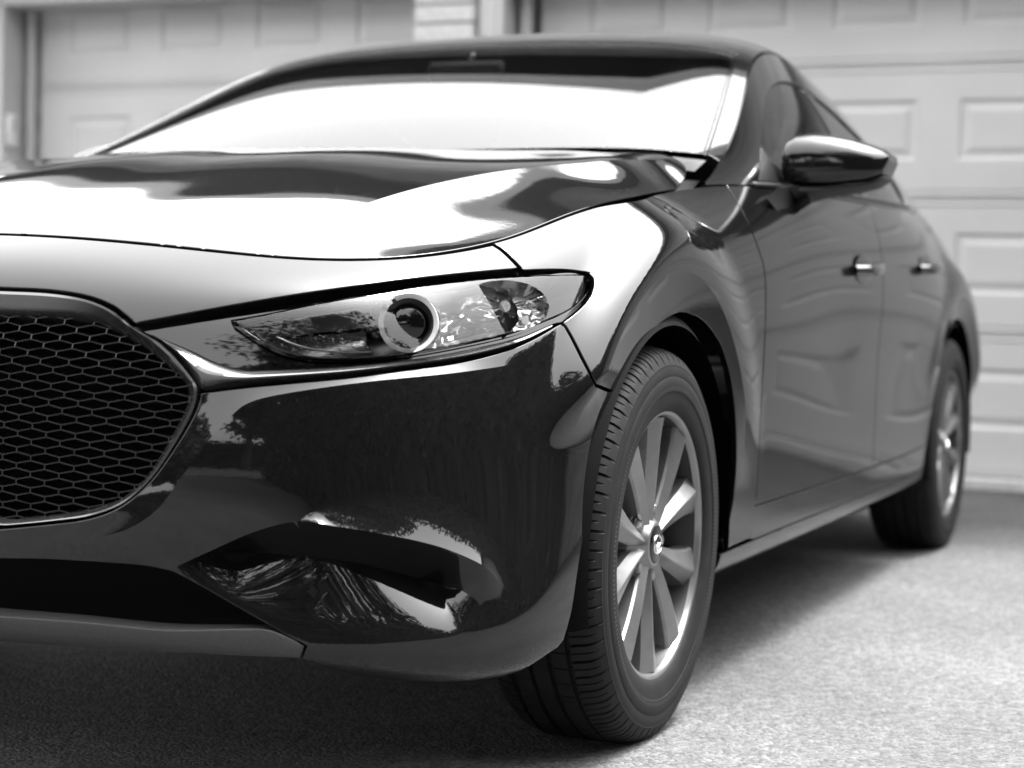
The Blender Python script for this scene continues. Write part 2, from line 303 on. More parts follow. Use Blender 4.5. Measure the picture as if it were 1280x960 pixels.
def paint_mat():
    m=mat('black_paint',.005,.06,0.,1.5); t=m.node_tree; b=t.nodes['Principled BSDF']
    tc=t.nodes.new('ShaderNodeTexCoord')
    # settled dust: fine specks that lift the base a touch and dull the gloss, with a patchy cover
    n=t.nodes.new('ShaderNodeTexNoise'); n.inputs['Scale'].default_value=420; n.inputs['Detail'].default_value=2
    p=t.nodes.new('ShaderNodeTexNoise'); p.inputs['Scale'].default_value=3.5; p.inputs['Detail'].default_value=4
    for k in (n,p): t.links.new(tc.outputs['Object'],k.inputs['Vector'])
    r1=t.nodes.new('ShaderNodeMapRange'); r1.inputs['From Min'].default_value=.60; r1.inputs['From Max'].default_value=.72
    r2=t.nodes.new('ShaderNodeMapRange'); r2.inputs['From Min'].default_value=.05; r2.inputs['From Max'].default_value=.75
    t.links.new(n.outputs[0],r1.inputs['Value']); t.links.new(p.outputs[0],r2.inputs['Value'])
    geo=t.nodes.new('ShaderNodeNewGeometry'); sx=t.nodes.new('ShaderNodeSeparateXYZ'); t.links.new(geo.outputs['Normal'],sx.inputs[0])
    up=t.nodes.new('ShaderNodeMapRange'); up.inputs['From Min'].default_value=.75; up.inputs['From Max'].default_value=1.; t.links.new(sx.outputs['Z'],up.inputs['Value'])
    m1=t.nodes.new('ShaderNodeMath'); m1.operation='MULTIPLY'; t.links.new(r1.outputs[0],m1.inputs[0]); t.links.new(r2.outputs[0],m1.inputs[1])
    m2=t.nodes.new('ShaderNodeMath'); m2.operation='MULTIPLY'; t.links.new(m1.outputs[0],m2.inputs[0]); t.links.new(up.outputs[0],m2.inputs[1])
    cm=t.nodes.new('ShaderNodeMapRange'); cm.inputs['To Min'].default_value=.005; cm.inputs['To Max'].default_value=.05; t.links.new(m2.outputs[0],cm.inputs['Value']); t.links.new(cm.outputs[0],b.inputs['Base Color'])
    rm=t.nodes.new('ShaderNodeMapRange'); rm.inputs['To Min'].default_value=.035; rm.inputs['To Max'].default_value=.16; t.links.new(m2.outputs[0],rm.inputs['Value']); t.links.new(rm.outputs[0],b.inputs['Roughness'])
    # faint orange peel
    o=t.nodes.new('ShaderNodeTexNoise'); o.inputs['Scale'].default_value=160; o.inputs['Detail'].default_value=1; t.links.new(tc.outputs['Object'],o.inputs['Vector'])
    q=t.nodes.new('ShaderNodeBump'); q.inputs['Strength'].default_value=.02; q.inputs['Distance'].default_value=.001; t.links.new(o.outputs[0],q.inputs['Height']); t.links.new(q.outputs[0],b.inputs['Normal'])
    return m
paint_mat()
mat('black_trim',.006,.4,spec=.35,bump=(900,.15,.0008)); mat('gloss_black',.002,.05); mat('plastic_grey',.04,.6,bump=(1500,.3,.0006),vary=(300,.03,.05))
mat('dark_inside',.002,.8,spec=.1); mat('rubber',.012,.62,bump=(350,.12,.0008),vary=(30,.009,.015),spec=.18); mat('rubber_smooth',.035,.5,vary=(60,.03,.042))
mat('wheel_silver',.26,.30,.8,bump=(700,.03,.0003),vary=(25,.23,.29)); mat('wheel_dark',.04,.5,.6); mat('gunmetal',.20,.16,.9); mat('chrome',.85,.08,1.); mat('steel',.35,.35,1.,vary=(80,.25,.42))
mat('lamp_white',.60,.25); mat('lamp_dark',.008,.25,.3); mat('fabric_dark',.03,.9); mat('headliner',.35,.9)
glass('window_glass',.62,0.,1.52); glass('side_glass',.30,0.,1.52); glass('lens_clear',.92,.0,1.5)
# ---------------- objects ----------------
def link(o,parent=None):
    COL.objects.link(o)
    if parent: o.parent=parent
    return o
def obj(name,V,F,m,parent=None,normals=None,smooth=False):
    me=bpy.data.meshes.new(name); me.from_pydata([tuple(map(float,v)) for v in V],[],[tuple(int(i) for i in f) for f in F]); me.update()
    if isinstance(m,(list,tuple)):
        for k in m: me.materials.append(MAT[k])
    else: me.materials.append(MAT[m])
    if normals is not None:
        me.polygons.foreach_set('use_smooth',[True]*len(me.polygons)); me.normals_split_custom_set([tuple(n) for n in normals])
    elif smooth:
        me.polygons.foreach_set('use_smooth',[True]*len(me.polygons))
        if isinstance(smooth,(int,float)) and not isinstance(smooth,bool): me.set_sharp_from_angle(angle=math.radians(smooth))
    return link(bpy.data.objects.new(name,me),parent)
def empty(name,loc=(0,0,0),parent=None):
    o=bpy.data.objects.new(name,None); o.location=loc; return link(o,parent)
def tag(o,label=None,cat=None,group=None,kind=None):
    for k,v in (('label',label),('category',cat),('group',group),('kind',kind)):
        if v: o[k]=v
    return o
class MB:
    def __init__(s): s.V=[]; s.F=[]
    def add(s,V,F):
        b=len(s.V); s.V+= [tuple(map(float,v)) for v in V]; s.F+=[tuple(int(i)+b for i in f) for f in F]; return s
    def box(s,c,d,R=None,bev=0.):
        x,y,z=[k/2 for k in d]
        if bev>0:
            V=[];F=[]
            pts=[]
            for sx in (-1,1):
                for sy in (-1,1):
                    for sz in (-1,1):
                        pts.append(((sx*(x-bev),sy*(y-bev),sz*z),(sx*(x-bev),sy*y,sz*(z-bev)),(sx*x,sy*(y-bev),sz*(z-bev))))
            V=[p for t in pts for p in t]
            I=lambda a,b,c:((a*2+b)*2+c)*3
            q=[]
            for c_ in (0,1): q.append([I(0,0,c_),I(1,0,c_),I(1,1,c_),I(0,1,c_)])
            for b_ in (0,1): q.append([I(0,b_,0)+1,I(1,b_,0)+1,I(1,b_,1)+1,I(0,b_,1)+1])
            for a_ in (0,1): q.append([I(a_,0,0)+2,I(a_,1,0)+2,I(a_,1,1)+2,I(a_,0,1)+2])
            for b_ in (0,1):
                for c_ in (0,1): q.append([I(0,b_,c_),I(1,b_,c_),I(1,b_,c_)+1,I(0,b_,c_)+1])
            for a_ in (0,1):
                for c_ in (0,1): q.append([I(a_,0,c_),I(a_,1,c_),I(a_,1,c_)+2,I(a_,0,c_)+2])
            for a_ in (0,1):
                for b_ in (0,1): q.append([I(a_,b_,0)+1,I(a_,b_,1)+1,I(a_,b_,1)+2,I(a_,b_,0)+2])
            for a_ in (0,1):
                for b_ in (0,1):
                    for c_ in (0,1): q.append([I(a_,b_,c_),I(a_,b_,c_)+1,I(a_,b_,c_)+2])
            F=[]
            for f in q:
                p=np.array([V[i] for i in f]); n=np.cross(p[1]-p[0],p[2]-p[0]); F.append(f if n@p.mean(0)>0 else f[::-1])
        else:
            V=[(i*x,j*y,k*z) for i in(-1,1) for j in(-1,1) for k in(-1,1)]
            F=[(0,1,3,2),(4,6,7,5),(0,4,5,1),(2,3,7,6),(0,2,6,4),(1,5,7,3)]
        V=np.array(V)
        if R is not None: V=V@np.array(R).T
        return s.add(V+np.array(c),F)
    def tube(s,path,r,n=8,cap=True,up=(0,0,1),closed=False):
        p=np.array(path,float); r=np.broadcast_to(r,(len(p),)); b=len(s.V)
        t=np.gradient(p,axis=0) if not closed else np.roll(p,-1,0)-np.roll(p,1,0)
        t/=np.linalg.norm(t,axis=1,keepdims=True); a=np.cross(t,np.array(up,float)); k=np.linalg.norm(a,axis=1,keepdims=True)
        a=np.where(k<1e-3,np.cross(t,[1,.1,0]),a); a/=np.linalg.norm(a,axis=1,keepdims=True); c=np.cross(t,a)
        th=np.linspace(0,2*np.pi,n,endpoint=False)
        V=[p[i]+r[i]*(a[i]*math.cos(q)+c[i]*math.sin(q)) for i in range(len(p)) for q in th]
        F=[]
        for i in range(len(p) if closed else len(p)-1):
            j=(i+1)%len(p)
            for k in range(n): F.append((i*n+k,i*n+(k+1)%n,j*n+(k+1)%n,j*n+k))
        if cap and not closed: F+=[tuple(range(n))[::-1],tuple((len(p)-1)*n+k for k in range(n))]
        return s.add(V,F)
    def lathe(s,prof,n=64,axis='x',c=(0,0,0),cl=False):
        """prof (along, radius)"""
        V=[];m=len(prof)
        for k in range(n):
            q=2*math.pi*k/n
            for a,r in prof:
                v={'x':(a,r*math.cos(q),r*math.sin(q)),'y':(r*math.cos(q),a,r*math.sin(q)),'z':(r*math.cos(q),r*math.sin(q),a)}[axis]; V.append(np.add(v,c))
        F=[]
        for k in range(n):
            for i in range(m-1+(1 if cl else 0)):
                F.append((k*m+i,k*m+(i+1)%m,((k+1)%n)*m+(i+1)%m,((k+1)%n)*m+i))
        return s.add(V,F)
    def grid(s,G,closed_u=False,flip=False):
        G=np.asarray(G,float); nv,nu=G.shape[:2]; F=[]
        for j in range(nv-1):
            for i in range(nu if closed_u else nu-1):
                f=(j*nu+i,j*nu+(i+1)%nu,(j+1)*nu+(i+1)%nu,(j+1)*nu+i); F.append(f[::-1] if flip else f)
        return s.add(G.reshape(-1,3),F)
    def build(s,name,m,parent=None,smooth=False): return obj(name,s.V,s.F,m,parent,None,smooth)
def mirror_copy(o,parent):
    """the same piece for the car's other flank"""
    me=o.data; V=np.array([v.co[:] for v in me.vertices]).reshape(-1,3)*[-1,1,1]; F=[tuple(p.vertices)[::-1] for p in me.polygons]
    n=None
    if me.has_custom_normals:
        cn=[c.vector[:] for c in me.corner_normals]; n=[]
        for p in me.polygons:
            L=[cn[i] for i in p.loop_indices][::-1]; n+=[(-a,b,c) for a,b,c in L]
    names=[k.name for k in me.materials]
    q=obj(o.name.split('.')[0],V,F,names if len(names)>1 else names[0],parent,n,False)
    if n is None:
        q.data.polygons.foreach_set('use_smooth',[p.use_smooth for p in me.polygons])
        if me.attributes.get('sharp_edge'): q.data.set_sharp_from_angle(angle=math.radians(40))
    for ch in list(o.children):
        mirror_copy(ch,q)
    return q
# ---------------- trimmed panels ----------------
def dens(L,step):
    o=[]
    L=np.asarray(L,float)
    for a,b in zip(L[:-1],L[1:]):
        k=max(1,int(math.ceil(np.linalg.norm(b-a)/step)))
        for i in range(k): o.append(a+(b-a)*i/k)
    o.append(L[-1]); r=[o[0]]
    for p in o[1:]:
        if np.linalg.norm(p-r[-1])>.0022: r.append(p)
    return np.array(r)
def panel(name,F,loop,m,parent,step=.02,to=None,back=None,holes=(),creases=(),gap=.0017,depth=.02,off=0.,join=False,bstep=.01,flange=True):
    to=to or w_ab; back=back or w_st
    G=(lambda s,t:F(s,t)+nrm(F,s,t)*off) if off else F
    loops=[dens(np.concatenate([to(np.asarray(l)),to(np.asarray(l))[:1]]),bstep)[:-1] for l in [loop]+list(holes)]
    for i,l in enumerate(loops):
        if np.linalg.norm(l[0]-l[-1])<.0022: loops[i]=l[:-1]
    V=[];E=[]
    for l in loops:
        b=len(V); n=len(l); V+=list(l); E+=[(b+i,b+(i+1)%n) for i in range(n)]
    allb=[np.concatenate([l,l[:1]]) for l in loops]
    def inside(P):
        k=inpoly(P,loops[0])
        for h in loops[1:]: k&=~inpoly(P,h)
        return k
    crs=[]
    for c in creases:
        c=dens(np.asarray(c),bstep); ok=inside(c)
        for l in allb: ok&=pdist(c,l)>.004
        run=[]
        for p,k in zip(list(c)+[c[0]],list(ok)+[False]):
            if k: run.append(p)
            else:
                if len(run)>1:
                    b=len(V); V+=run; E+=[(b+i,b+i+1) for i in range(len(run)-1)]; crs.append(np.array(run))
                run=[]
    lo=loops[0].min(0); hi=loops[0].max(0); gx=np.arange(lo[0],hi[0]+step,step); gy=np.arange(lo[1],hi[1]+step,step*.9)
    X,Y=np.meshgrid(gx,gy); X=X+(np.arange(len(gy))%2)[:,None]*step*.5; P=np.stack([X.ravel(),Y.ravel()],1)
    P=P[inside(P)]
    for l in allb+crs: P=P[pdist(P,l)>.5*step] if len(P) else P
    V+=list(P)
    res=delaunay_2d_cdt([Vector(v) for v in V],E,[],0,1e-6)
    ab=np.array([v[:] for v in res[0]]); tri=np.array(res[2]); cen=ab[tri].mean(1); tri=tri[inside(cen)]
    a,b,c=ab[tri[:,0]],ab[tri[:,1]],ab[tri[:,2]]; ar=(b[:,0]-a[:,0])*(c[:,1]-a[:,1])-(b[:,1]-a[:,1])*(c[:,0]-a[:,0])
    tri=tri[abs(ar)>1e-10]; ar=ar[abs(ar)>1e-10]; tri[ar<0]=tri[ar<0][:,::-1]
    st=back(ab); X=G(st[:,0],st[:,1]); cen=ab[tri].mean(1)
    cab=(ab[tri]+(cen[:,None,:]-ab[tri])*.12).reshape(-1,2); cst=back(cab); N=nrm(F,cst[:,0],cst[:,1],2e-4)
    fn=np.cross(X[tri[:,1]]-X[tri[:,0]],X[tri[:,2]]-X[tri[:,0]])
    if (fn*N.reshape(-1,3,3).mean(1)).sum()<0: tri=tri[:,::-1]; N=N.reshape(-1,3,3)[:,::-1].reshape(-1,3)
    vn=np.zeros_like(X); np.add.at(vn,tri.ravel(),N); vn/=np.maximum(np.linalg.norm(vn,axis=1,keepdims=True),1e-9)
    faces=[tuple(t) for t in tri]; ln=[tuple(n) for n in N]; X=list(X)
    if flange:
        cnt={}
        for t in tri:
            for i in range(3):
                e=(t[i],t[(i+1)%3]); cnt[e]=cnt.get(e,0)+1
        bd=[e for e in cnt if (e[1],e[0]) not in cnt]
        nx={};pv={}
        for u,v in bd: nx[u]=v; pv[v]=u
        X0=np.array(X); onc=lambda i: join and abs(X0[i][0])<2e-4
        newi={}
        for i in set(nx)|set(pv):
            d=X0[nx.get(i,i)]-X0[pv.get(i,i)]
            if join:
                if onc(i):
                    j=nx.get(i,i) if not onc(nx.get(i,i)) else pv.get(i,i)
                    d=(X0[nx[i]]-X0[i]) if not onc(nx.get(i,i)) else (X0[i]-X0[pv.get(i,i)])
            L=np.linalg.norm(d)
            if L<1e-9: continue
            I=np.cross(vn[i],d/L); I/=max(np.linalg.norm(I),1e-9)
            if onc(i): I[0]=0
            if onc(i) and onc(nx.get(i,-1)) and onc(pv.get(i,-1)): continue
            r=.0016; base=X0[i]+I*gap; n=vn[i]
            X[i]=base+I*r
            ks=[]
            for q in (base+I*r*.3-n*r*.3, base-n*r, base-n*depth):
                ks.append(len(X)); X.append(q)
            newi[i]=(ks,I,n)
        for u,v in bd:
            if u in newi and v in newi and not (onc(u) and onc(v)):
                A=[u]+newi[u][0]; B=[v]+newi[v][0]
                for k in range(3):
                    faces.append((B[k],A[k],A[k+1],B[k+1]))
                    for (w,kk) in ((v,k),(u,k),(u,k+1),(v,k+1)):
                        I,n=newi[w][1],newi[w][2]; q=[n,n*.7-I*.7,-I,-I][kk]; ln.append(tuple(q/np.linalg.norm(q)))
    X=np.array(X)
    if join:
        X[abs(X[:,0])<2e-4,0]=0; nv=len(X); onx=X[:,0]==0
        mp=np.where(onx,np.arange(nv),nv+np.cumsum(~onx)-1); X2=X[~onx]*[-1,1,1]
        f2=[];l2=[];k=0
        for f in faces:
            f2.append(tuple(mp[i] for i in f)[::-1]); l2+=[(-a,b,c) for a,b,c in ln[k:k+len(f)][::-1]]; k+=len(f)
        # keep the seam on the centre line smooth
        X=np.concatenate([X,X2]); faces=faces+f2; ln=ln+l2; k=0
        for f in faces:
            for q,i in enumerate(f):
                if i<nv and onx[i] and len(f)==3: a,b,c=ln[k+q]; s=math.hypot(b,c) or 1; ln[k+q]=(0,b/s,c/s)
            k+=len(f)
    return obj(name,X,faces,m,parent,ln)
def strip(name,rows,m,parent,flip=False,smooth=40,closed=False):
    return MB().grid(np.array(rows),closed,flip).build(name,m,parent,smooth)
# ================= the car =================
CAR=empty('parked_car'); tag(CAR,'glossy black five-door hatchback parked nose-out on the asphalt driveway','car')
def pair(o): mirror_copy(o,CAR); return o
def rev(a): return np.asarray(a)[::-1]
def cat(*a): return np.concatenate([np.asarray(x,float).reshape(-1,2) for x in a])
def row8(a,b,n=40): return np.stack([np.linspace(a,b,n),np.full(n,8.)],1)
cre=[C1,P0,P1,QQ,BB]
_t=np.linspace(0,2*np.pi,200); FLc=[]
for yc in (0.,2.725):
    a=np.radians(np.linspace(200,-20,90)); c=np.stack([yc+.447*np.cos(a),.316+.447*np.sin(a)],1); c=c[c[:,1]>.40]
    FLc.append(w_ab(onWyz(c,0)))
cre2=cre+FLc
# --- cut lines ---
SEAM1=onW([(617,305),(628,312),(641,324),(655,339)],F=WG); SEAM1[0,1]=8.
SEAM2=onW([(703,402),(715,423),(727,447),(738,468),(745,482)],4,F=WF)[:-1]
SEAM2=cat(SEAM2,onW([(745,482),(757,487),(770,492)],3,F=WF))
ARCHB=onW([(770,492),(755,560),(741,620),(730,670),(722,720),(715,765),(703,808)],6,F=WF)
ARCHF=onW([(770,492),(780,471),(790,454),(800,437),(812,419),(830,402),(853,392),(878,402),(898,427),(910,460),(917,500),(920,545),(920,585),(917,620),(911,652),(903,675)],5,F=WF)
DOOR1=onW([(912,238),(920,250),(928,265),(938,285),(948,311),(956,342),(957,400),(953,480),(949,560),(945,634)],5,F=WF); DOOR1[0,1]=8.
SILL=onWyz([(.355,.259),(.8,.262),(1.4,.262),(2.0,.262),(2.36,.275)],6,F=WF)
DB=onWyz([(.545,.327),(1.0,.325),(1.62,.325),(2.0,.327),(2.30,.335)],6,F=WF)
DOOR1=cat(DOOR1[:-1],DB[:1])
B1=onWyz([(1.60,.972),(1.60,.8),(1.605,.6),(1.61,.45),(1.62,.325)],6,F=WF); B1[0,1]=8.
B2=onWyz([(2.47,1.0),(2.485,.92),(2.485,.82),(2.455,.72),(2.37,.63),(2.31,.52),(2.30,.335)],6,F=WF); B2[0,1]=8.
_a=np.radians(np.linspace(186,-4,60)); ARCHR=onWyz(np.stack([2.725+.378*np.cos(_a),.316+.378*np.sin(_a)],1),0,F=WF)
BOT=.62
SRB=19.7     # rear bumper begins
# --- nose, bumper, wings ---
s1=SEAM1[0,0]
panel('nose_panel',WG,cat(row8(0,s1),SEAM1[1:],rev(HT[:int(7*6)+1]),rev(GRo[:30])),'black_paint',CAR,step=.016,creases=[],join=True,gap=.0058)
WBpx=[(250,487),(300,482),(360,477),(440,470),(520,459),(580,450),(630,438),(665,424),(700,404)]
WBOT=onW(WBpx); _g=int(np.argmin(np.abs(proj(WN(GRo[:,0],GRo[:,1]))-[247,484]).sum(1)))
INT_top=onW([(0,700),(60,701),(130,705),(180,709),(215,716)]); INT_top=cat([[0,INT_top[0,1]-.02]],INT_top)
INT_side=onW([(215,716),(250,734),(290,757),(330,780),(360,797),(382,808)])
INT_bot=onW([(0,769),(60,773),(100,776),(160,782),(205,786),(250,786),(300,785),(335,786),(365,797),(382,808)]); INT_bot=cat([[0,INT_bot[0,1]]],INT_bot)
LIP_r=onW([(382,808),(376,824)],3)
tb=LIP_r[-1]
botrow=np.stack([np.linspace(tb[0],ARCHB[-1,0],30),np.linspace(tb[1],ARCHB[-1,1],30)],1); _f=np.linspace(0,1,30); botrow[:,1]=BOT+(tb[1]-BOT)*np.clip(1-_f*5,0,1)+(ARCHB[-1,1]-BOT)*sm((_f-.6)/.4)
panel('front_bumper',WF,cat(rev(WBOT),GRo[_g+1:],INT_top,INT_side[1:-1],LIP_r,botrow[1:-1],rev(ARCHB)[1:-1],rev(SEAM2)[:-1]),'black_paint',CAR,step=.011,bstep=.008,creases=cre,join=True,depth=.03)
lipbot=np.stack([np.linspace(0,tb[0],20),np.linspace(.75,tb[1],20)],1)
panel('front_lip',WF,cat(INT_bot,LIP_r[1:],rev(lipbot)),'plastic_grey',CAR,step=.02,join=True,depth=.03)
# lower air intake: a dark duct behind the opening
panel('intake_backing',WN,cat(INT_top+[0,.25],INT_side,rev(INT_bot)-[0,.12]),'dark_inside',CAR,step=.03,off=-.075,join=True,flange=False)
_sb=cat(INT_top,INT_side[1:-1]); strip('intake_duct',[WF(_sb[:,0],_sb[:,1])-nrm(WN,_sb[:,0],_sb[:,1])*k for k in (.018,.08)],'dark_inside',CAR)
_p=np.concatenate([CAR.children[-1].data.vertices[i].co[:] for i in range(0)]) if False else None
# --- headlight bezel, wing trim ---
WTpx=[(185,413),(215,425),(242,437),(268,450),(300,459),(340,459),(420,455),(500,448),(560,440),(620,428),(660,418),(697,403)]
WTOP=onW(WTpx)
HLpx=[(290,401),(330,393.5),(400,379),(470,367),(540,356),(600,349),(655,345),(700,343.5),(728,343.5),(736,347),(738,355),(733,368),(720,382),(700,394),(670,406),(640,416),(600,425),(560,433),(520,440),(480,445),(430,448),(390,447),(355,440),(325,425),(290,401)]
HLO=onW(HLpx,4,F=FLn)[:-1]; HLS=onW(HLpx,4,F=FSr)[:-1]
ring_px=cat(HT_px,HTe_px[1:])
BZ=cat(onW(HT_px,4,F=FSr),onW(HTe_px,4,F=FSr)[1:],rev(WTOP))
def Wrec(S,T): return WN(S,T)
pair(panel('headlight_surround',FSr,BZ,'gloss_black',CAR,step=.02,holes=[HLS],depth=.03,flange=True,gap=-.001))
n=60
def resample(st,n):
    P=WN(st[:,0],st[:,1]); L=np.concatenate([[0],np.cumsum(np.linalg.norm(np.diff(P,axis=0),axis=1))]); q=np.linspace(0,L[-1],n); return np.stack([np.interp(q,L,st[:,0]),np.interp(q,L,st[:,1])],1)
# trim bar: sky-catching upper face, ridge, undercut face
wl=onW([(181,414),(204,430),(226,452),(250,486)]); WBL=cat(wl,WBOT[1:])
kx=lambda c:proj(WN(c[:,0],c[:,1]))[:,0]
def byx(c,xs):
    x=kx(c); o=np.argsort(x); return np.stack([np.interp(xs,x[o],c[o,0]),np.interp(xs,x[o],c[o,1])],1)
xs=np.concatenate([np.linspace(190,300,30),np.linspace(305,692,60)]); A=byx(WTOP,xs); B=byx(WBL,xs)
rows=[]
for w,o in ((0,-.020),(.04,-.008),(.30,.000),(.52,.0035),(.60,.0025),(.68,-.003),(.97,-.013),(1.,-.03)):
    st=A+(B-A)*w; fade=np.clip((697-xs)/110,0.15,1); rows.append(WN(st[:,0],st[:,1])+nrm(WN,st[:,0],st[:,1])*((o-.004)*fade-.002)[:,None])
pair(strip('wing_trim',rows,'gunmetal',CAR,True,50))
# --- grille rim + honeycomb ---
def rim_curve(c,n): return resample(c,n)
O_=rim_curve(GRo,160); I_=rim_curve(GRi,160); zz=WN(O_[:,0],O_[:,1])[:,2]
oo=np.interp(zz,[.50,.60,.64],[-.024,-.022,-.004]); rows=[]
for w,o in ((-.10,-.03),(0.,0.),(.18,.006),(.40,.005),(.8,-.012),(1.,-.020),(1.02,-.05)):
    st=O_+(I_-O_)*w; st[:,0]=np.maximum(st[:,0],0); st[0,0]=st[-1,0]=0; rows.append(WN(st[:,0],st[:,1])+nrm(WN,st[:,0],st[:,1])*(o+oo)[:,None])
rows=np.array(rows); rows[:,0,0]=0; rows[:,-1,0]=0; full=np.concatenate([rows,rows[:,::-1][:,1:-1]*[-1,1,1]],1)
strip('grille_rim',full,'gunmetal',CAR,True,45,True)
GIab=w_ab(GRi)
Gxz=WN(GRi[:,0],GRi[:,1])[:,[0,2]]
gp=np.concatenate([Gxz,Gxz[::-1][1:-1]*[-1,1]])
def front_y(x,z):
    s=np.linspace(0,5.5,120); t=np.linspace(0,8,120); S,T=np.meshgrid(s,t); P=WN(S.ravel(),T.ravel()); x=np.abs(x); o=np.empty_like(x)
    for i in range(len(x)):
        d=(P[:,0]-x[i])**2+(P[:,2]-z[i])**2; k=np.argsort(d)[:4]; w=1/(d[k]+1e-7); o[i]=(P[k,1]*w).sum()/w.sum()
    return o
def honeycomb():
    hx,hz=.0405,.0212; e=.0062; H_=hz-e; b=MB(); segs=set(); pts={}
    def key(x,z): return (round(x,4),round(z,4))
    for j in range(-1,34):
        for i in range(-16,17):
            cx=i*hx+(hx/2 if j%2 else 0); cz=.365+j*(hz*.5+e*.0)*1.0
            c=[(cx-hx/2,cz-e/2),(cx,cz-H_/2),(cx+hx/2,cz-e/2),(cx+hx/2,cz+e/2),(cx,cz+H_/2),(cx-hx/2,cz+e/2)]
            for q in range(6):
                a,d=key(*c[q]),key(*c[(q+1)%6]); segs.add((min(a,d),max(a,d)))
    segs=sorted(segs); M=np.array([[(a[0]+d[0])/2,(a[1]+d[1])/2] for a,d in segs]); ok=inpoly(M,gp*[1.015,1]+[0,0]); segs=[s for s,k in zip(segs,ok) if k]
    nd=sorted({p for s in segs for p in s}); nd_y=dict(zip(nd,front_y(np.array([p[0] for p in nd]),np.array([p[1] for p in nd]))))
    for a,d in segs:
        A=np.array([a[0],nd_y[a]+.040,a[1]]); D=np.array([d[0],nd_y[d]+.040,d[1]]); v=D-A; L=np.linalg.norm(v); v/=L; A=A-v*.0008; D=D+v*.0008
        f=np.array([0,-1,0.]); n=np.cross(v,f); n/=np.linalg.norm(n); h=.00125; dp=.012
        c=[A+n*h*.7,A-n*h*.7,A-n*h-f*dp,A+n*h-f*dp,D+n*h*.7,D-n*h*.7,D-n*h-f*dp,D+n*h-f*dp]
        b.add(c,[(0,4,5,1),(1,5,6,2),(3,7,4,0)])
    return b
mat('grille_black',.004,.28,0.,1.5); honeycomb().build('grille_mesh','grille_black',CAR)
gb=MB(); gs=np.linspace(-.56,.56,25); gz=[.36,.5,.6,.72]; gb.grid([[(x,front_y(np.array([x]),np.array([z]))[0]+.11,z) for x in gs] for z in gz]); gb.build('grille_backing','dark_inside',CAR)
# --- headlight unit ---
HL=empty('headlight',(0,0,0),CAR)
lens=panel('lens',FLn,HLO,'lens_clear',HL,step=.014,bstep=.006,gap=.0005,depth=.012)
panel('housing',WN,HLO,'lamp_dark',HL,step=.02,off=-.10,gap=-.004,depth=-.09)
PJ=pat(511,404,'y',-.632); fd=np.array([.36,-.93,.06]); fd/=np.linalg.norm(fd); rx=np.cross(fd,[0,0,1]); rx/=np.linalg.norm(rx); ru=np.cross(rx,fd)
def pj(a,b,c): return PJ+rx*a+ru*b+fd*c
def annulus(name,r0,r1,d0,d1,m,parent,a0=0,a1=360,n=72):
    g=[]
    for r,d in ((r0,d0-.012),(r0,d0),(r1,d1),(r1,d0-.03)):
        g.append([pj(r*math.cos(q),r*math.sin(q),d) for q in np.radians(np.linspace(a0,a1,n))])
    return strip(name,g,m,parent,False,40)
annulus('running_light_ring',.0335,.0395,.002,.008,'lamp_white',HL,60,395)
annulus('projector_bezel',.0265,.0335,-.004,.001,'lamp_dark',HL)
g=[[pj(.0258*math.cos(k)*math.cos(q),.0258*math.cos(k)*math.sin(q),-.008+.014*math.sin(k)) for q in np.linspace(0,2*np.pi,40,endpoint=False)] for k in np.linspace(0,1.5,8)]
strip('projector_lens',g,'gloss_black',HL,False,True,True)
b=MB(); b.tube([pj(0,0,-.01),pj(0,0,-.05)],.040,28); b.build('projector_barrel','lamp_dark',HL,40)
def inl(pts,off,n=6): st=onW(pts,n); return WN(st[:,0],st[:,1])+nrm(WN,st[:,0],st[:,1])*off
def band(name,top,bot,o0,o1,m,n=5,flip=True):
    A=inl(top,o0,n); B=inl(bot,o1,n); return strip(name,[A,(A*.5+B*.5),B],m,HL,flip,True)
mat('lamp_satin',.35,.22,.8,bump=(90,.25,.002)); mat('lamp_mid',.04,.18,.55,bump=(60,.2,.003))
band('silver_blade',[(297,400),(340,395),(400,384),(470,373)],[(300,403),(340,404),(400,394),(470,386)],-.016,-.045,'lamp_satin')
band('inner_shelf',[(300,403),(340,404),(400,398),(468,392)],[(330,424),(365,440),(410,444),(468,443)],-.045,-.022,'lamp_mid')
b=MB(); b.tube(inl([(345,413),(370,424),(405,432),(440,435),(472,434)],-.020),.0016,6); b.build('light_guide','lamp_satin',HL,True)
b=MB(); b.tube(inl([(318,411),(345,428),(380,441),(430,445),(500,441)],-.012),.0012,6); b.build('light_guide','lamp_mid',HL,True)
band('upper_trim',[(470,371),(560,358),(640,350),(705,347)],[(480,384),(560,372),(640,362),(700,356)],-.012,-.055,'lamp_satin')
b=MB(); A=inl([(540,372),(541,394),(543,416)],-.04,3); B=inl([(549,370),(550,394),(551,414)],-.028,3); b.grid([A,B,B-[0,-.03,0]]); b.build('divider_blade','lamp_white',HL,True)
# faceted reflector bowl
RC=pat(632,384,'y',-.455); rows=[]; random.seed(3)
for i,r in enumerate(np.linspace(0,1,9)):
    rows.append([RC+rx*(.062*r*math.cos(q))+ru*(.036*r*math.sin(q))+fd*(.030*r*r+.004*math.sin(7*q)*r*(i%2)) for q in np.linspace(0,2*np.pi,30,endpoint=False)])
strip('reflector_bowl',rows,'chrome',HL,False,30,True)
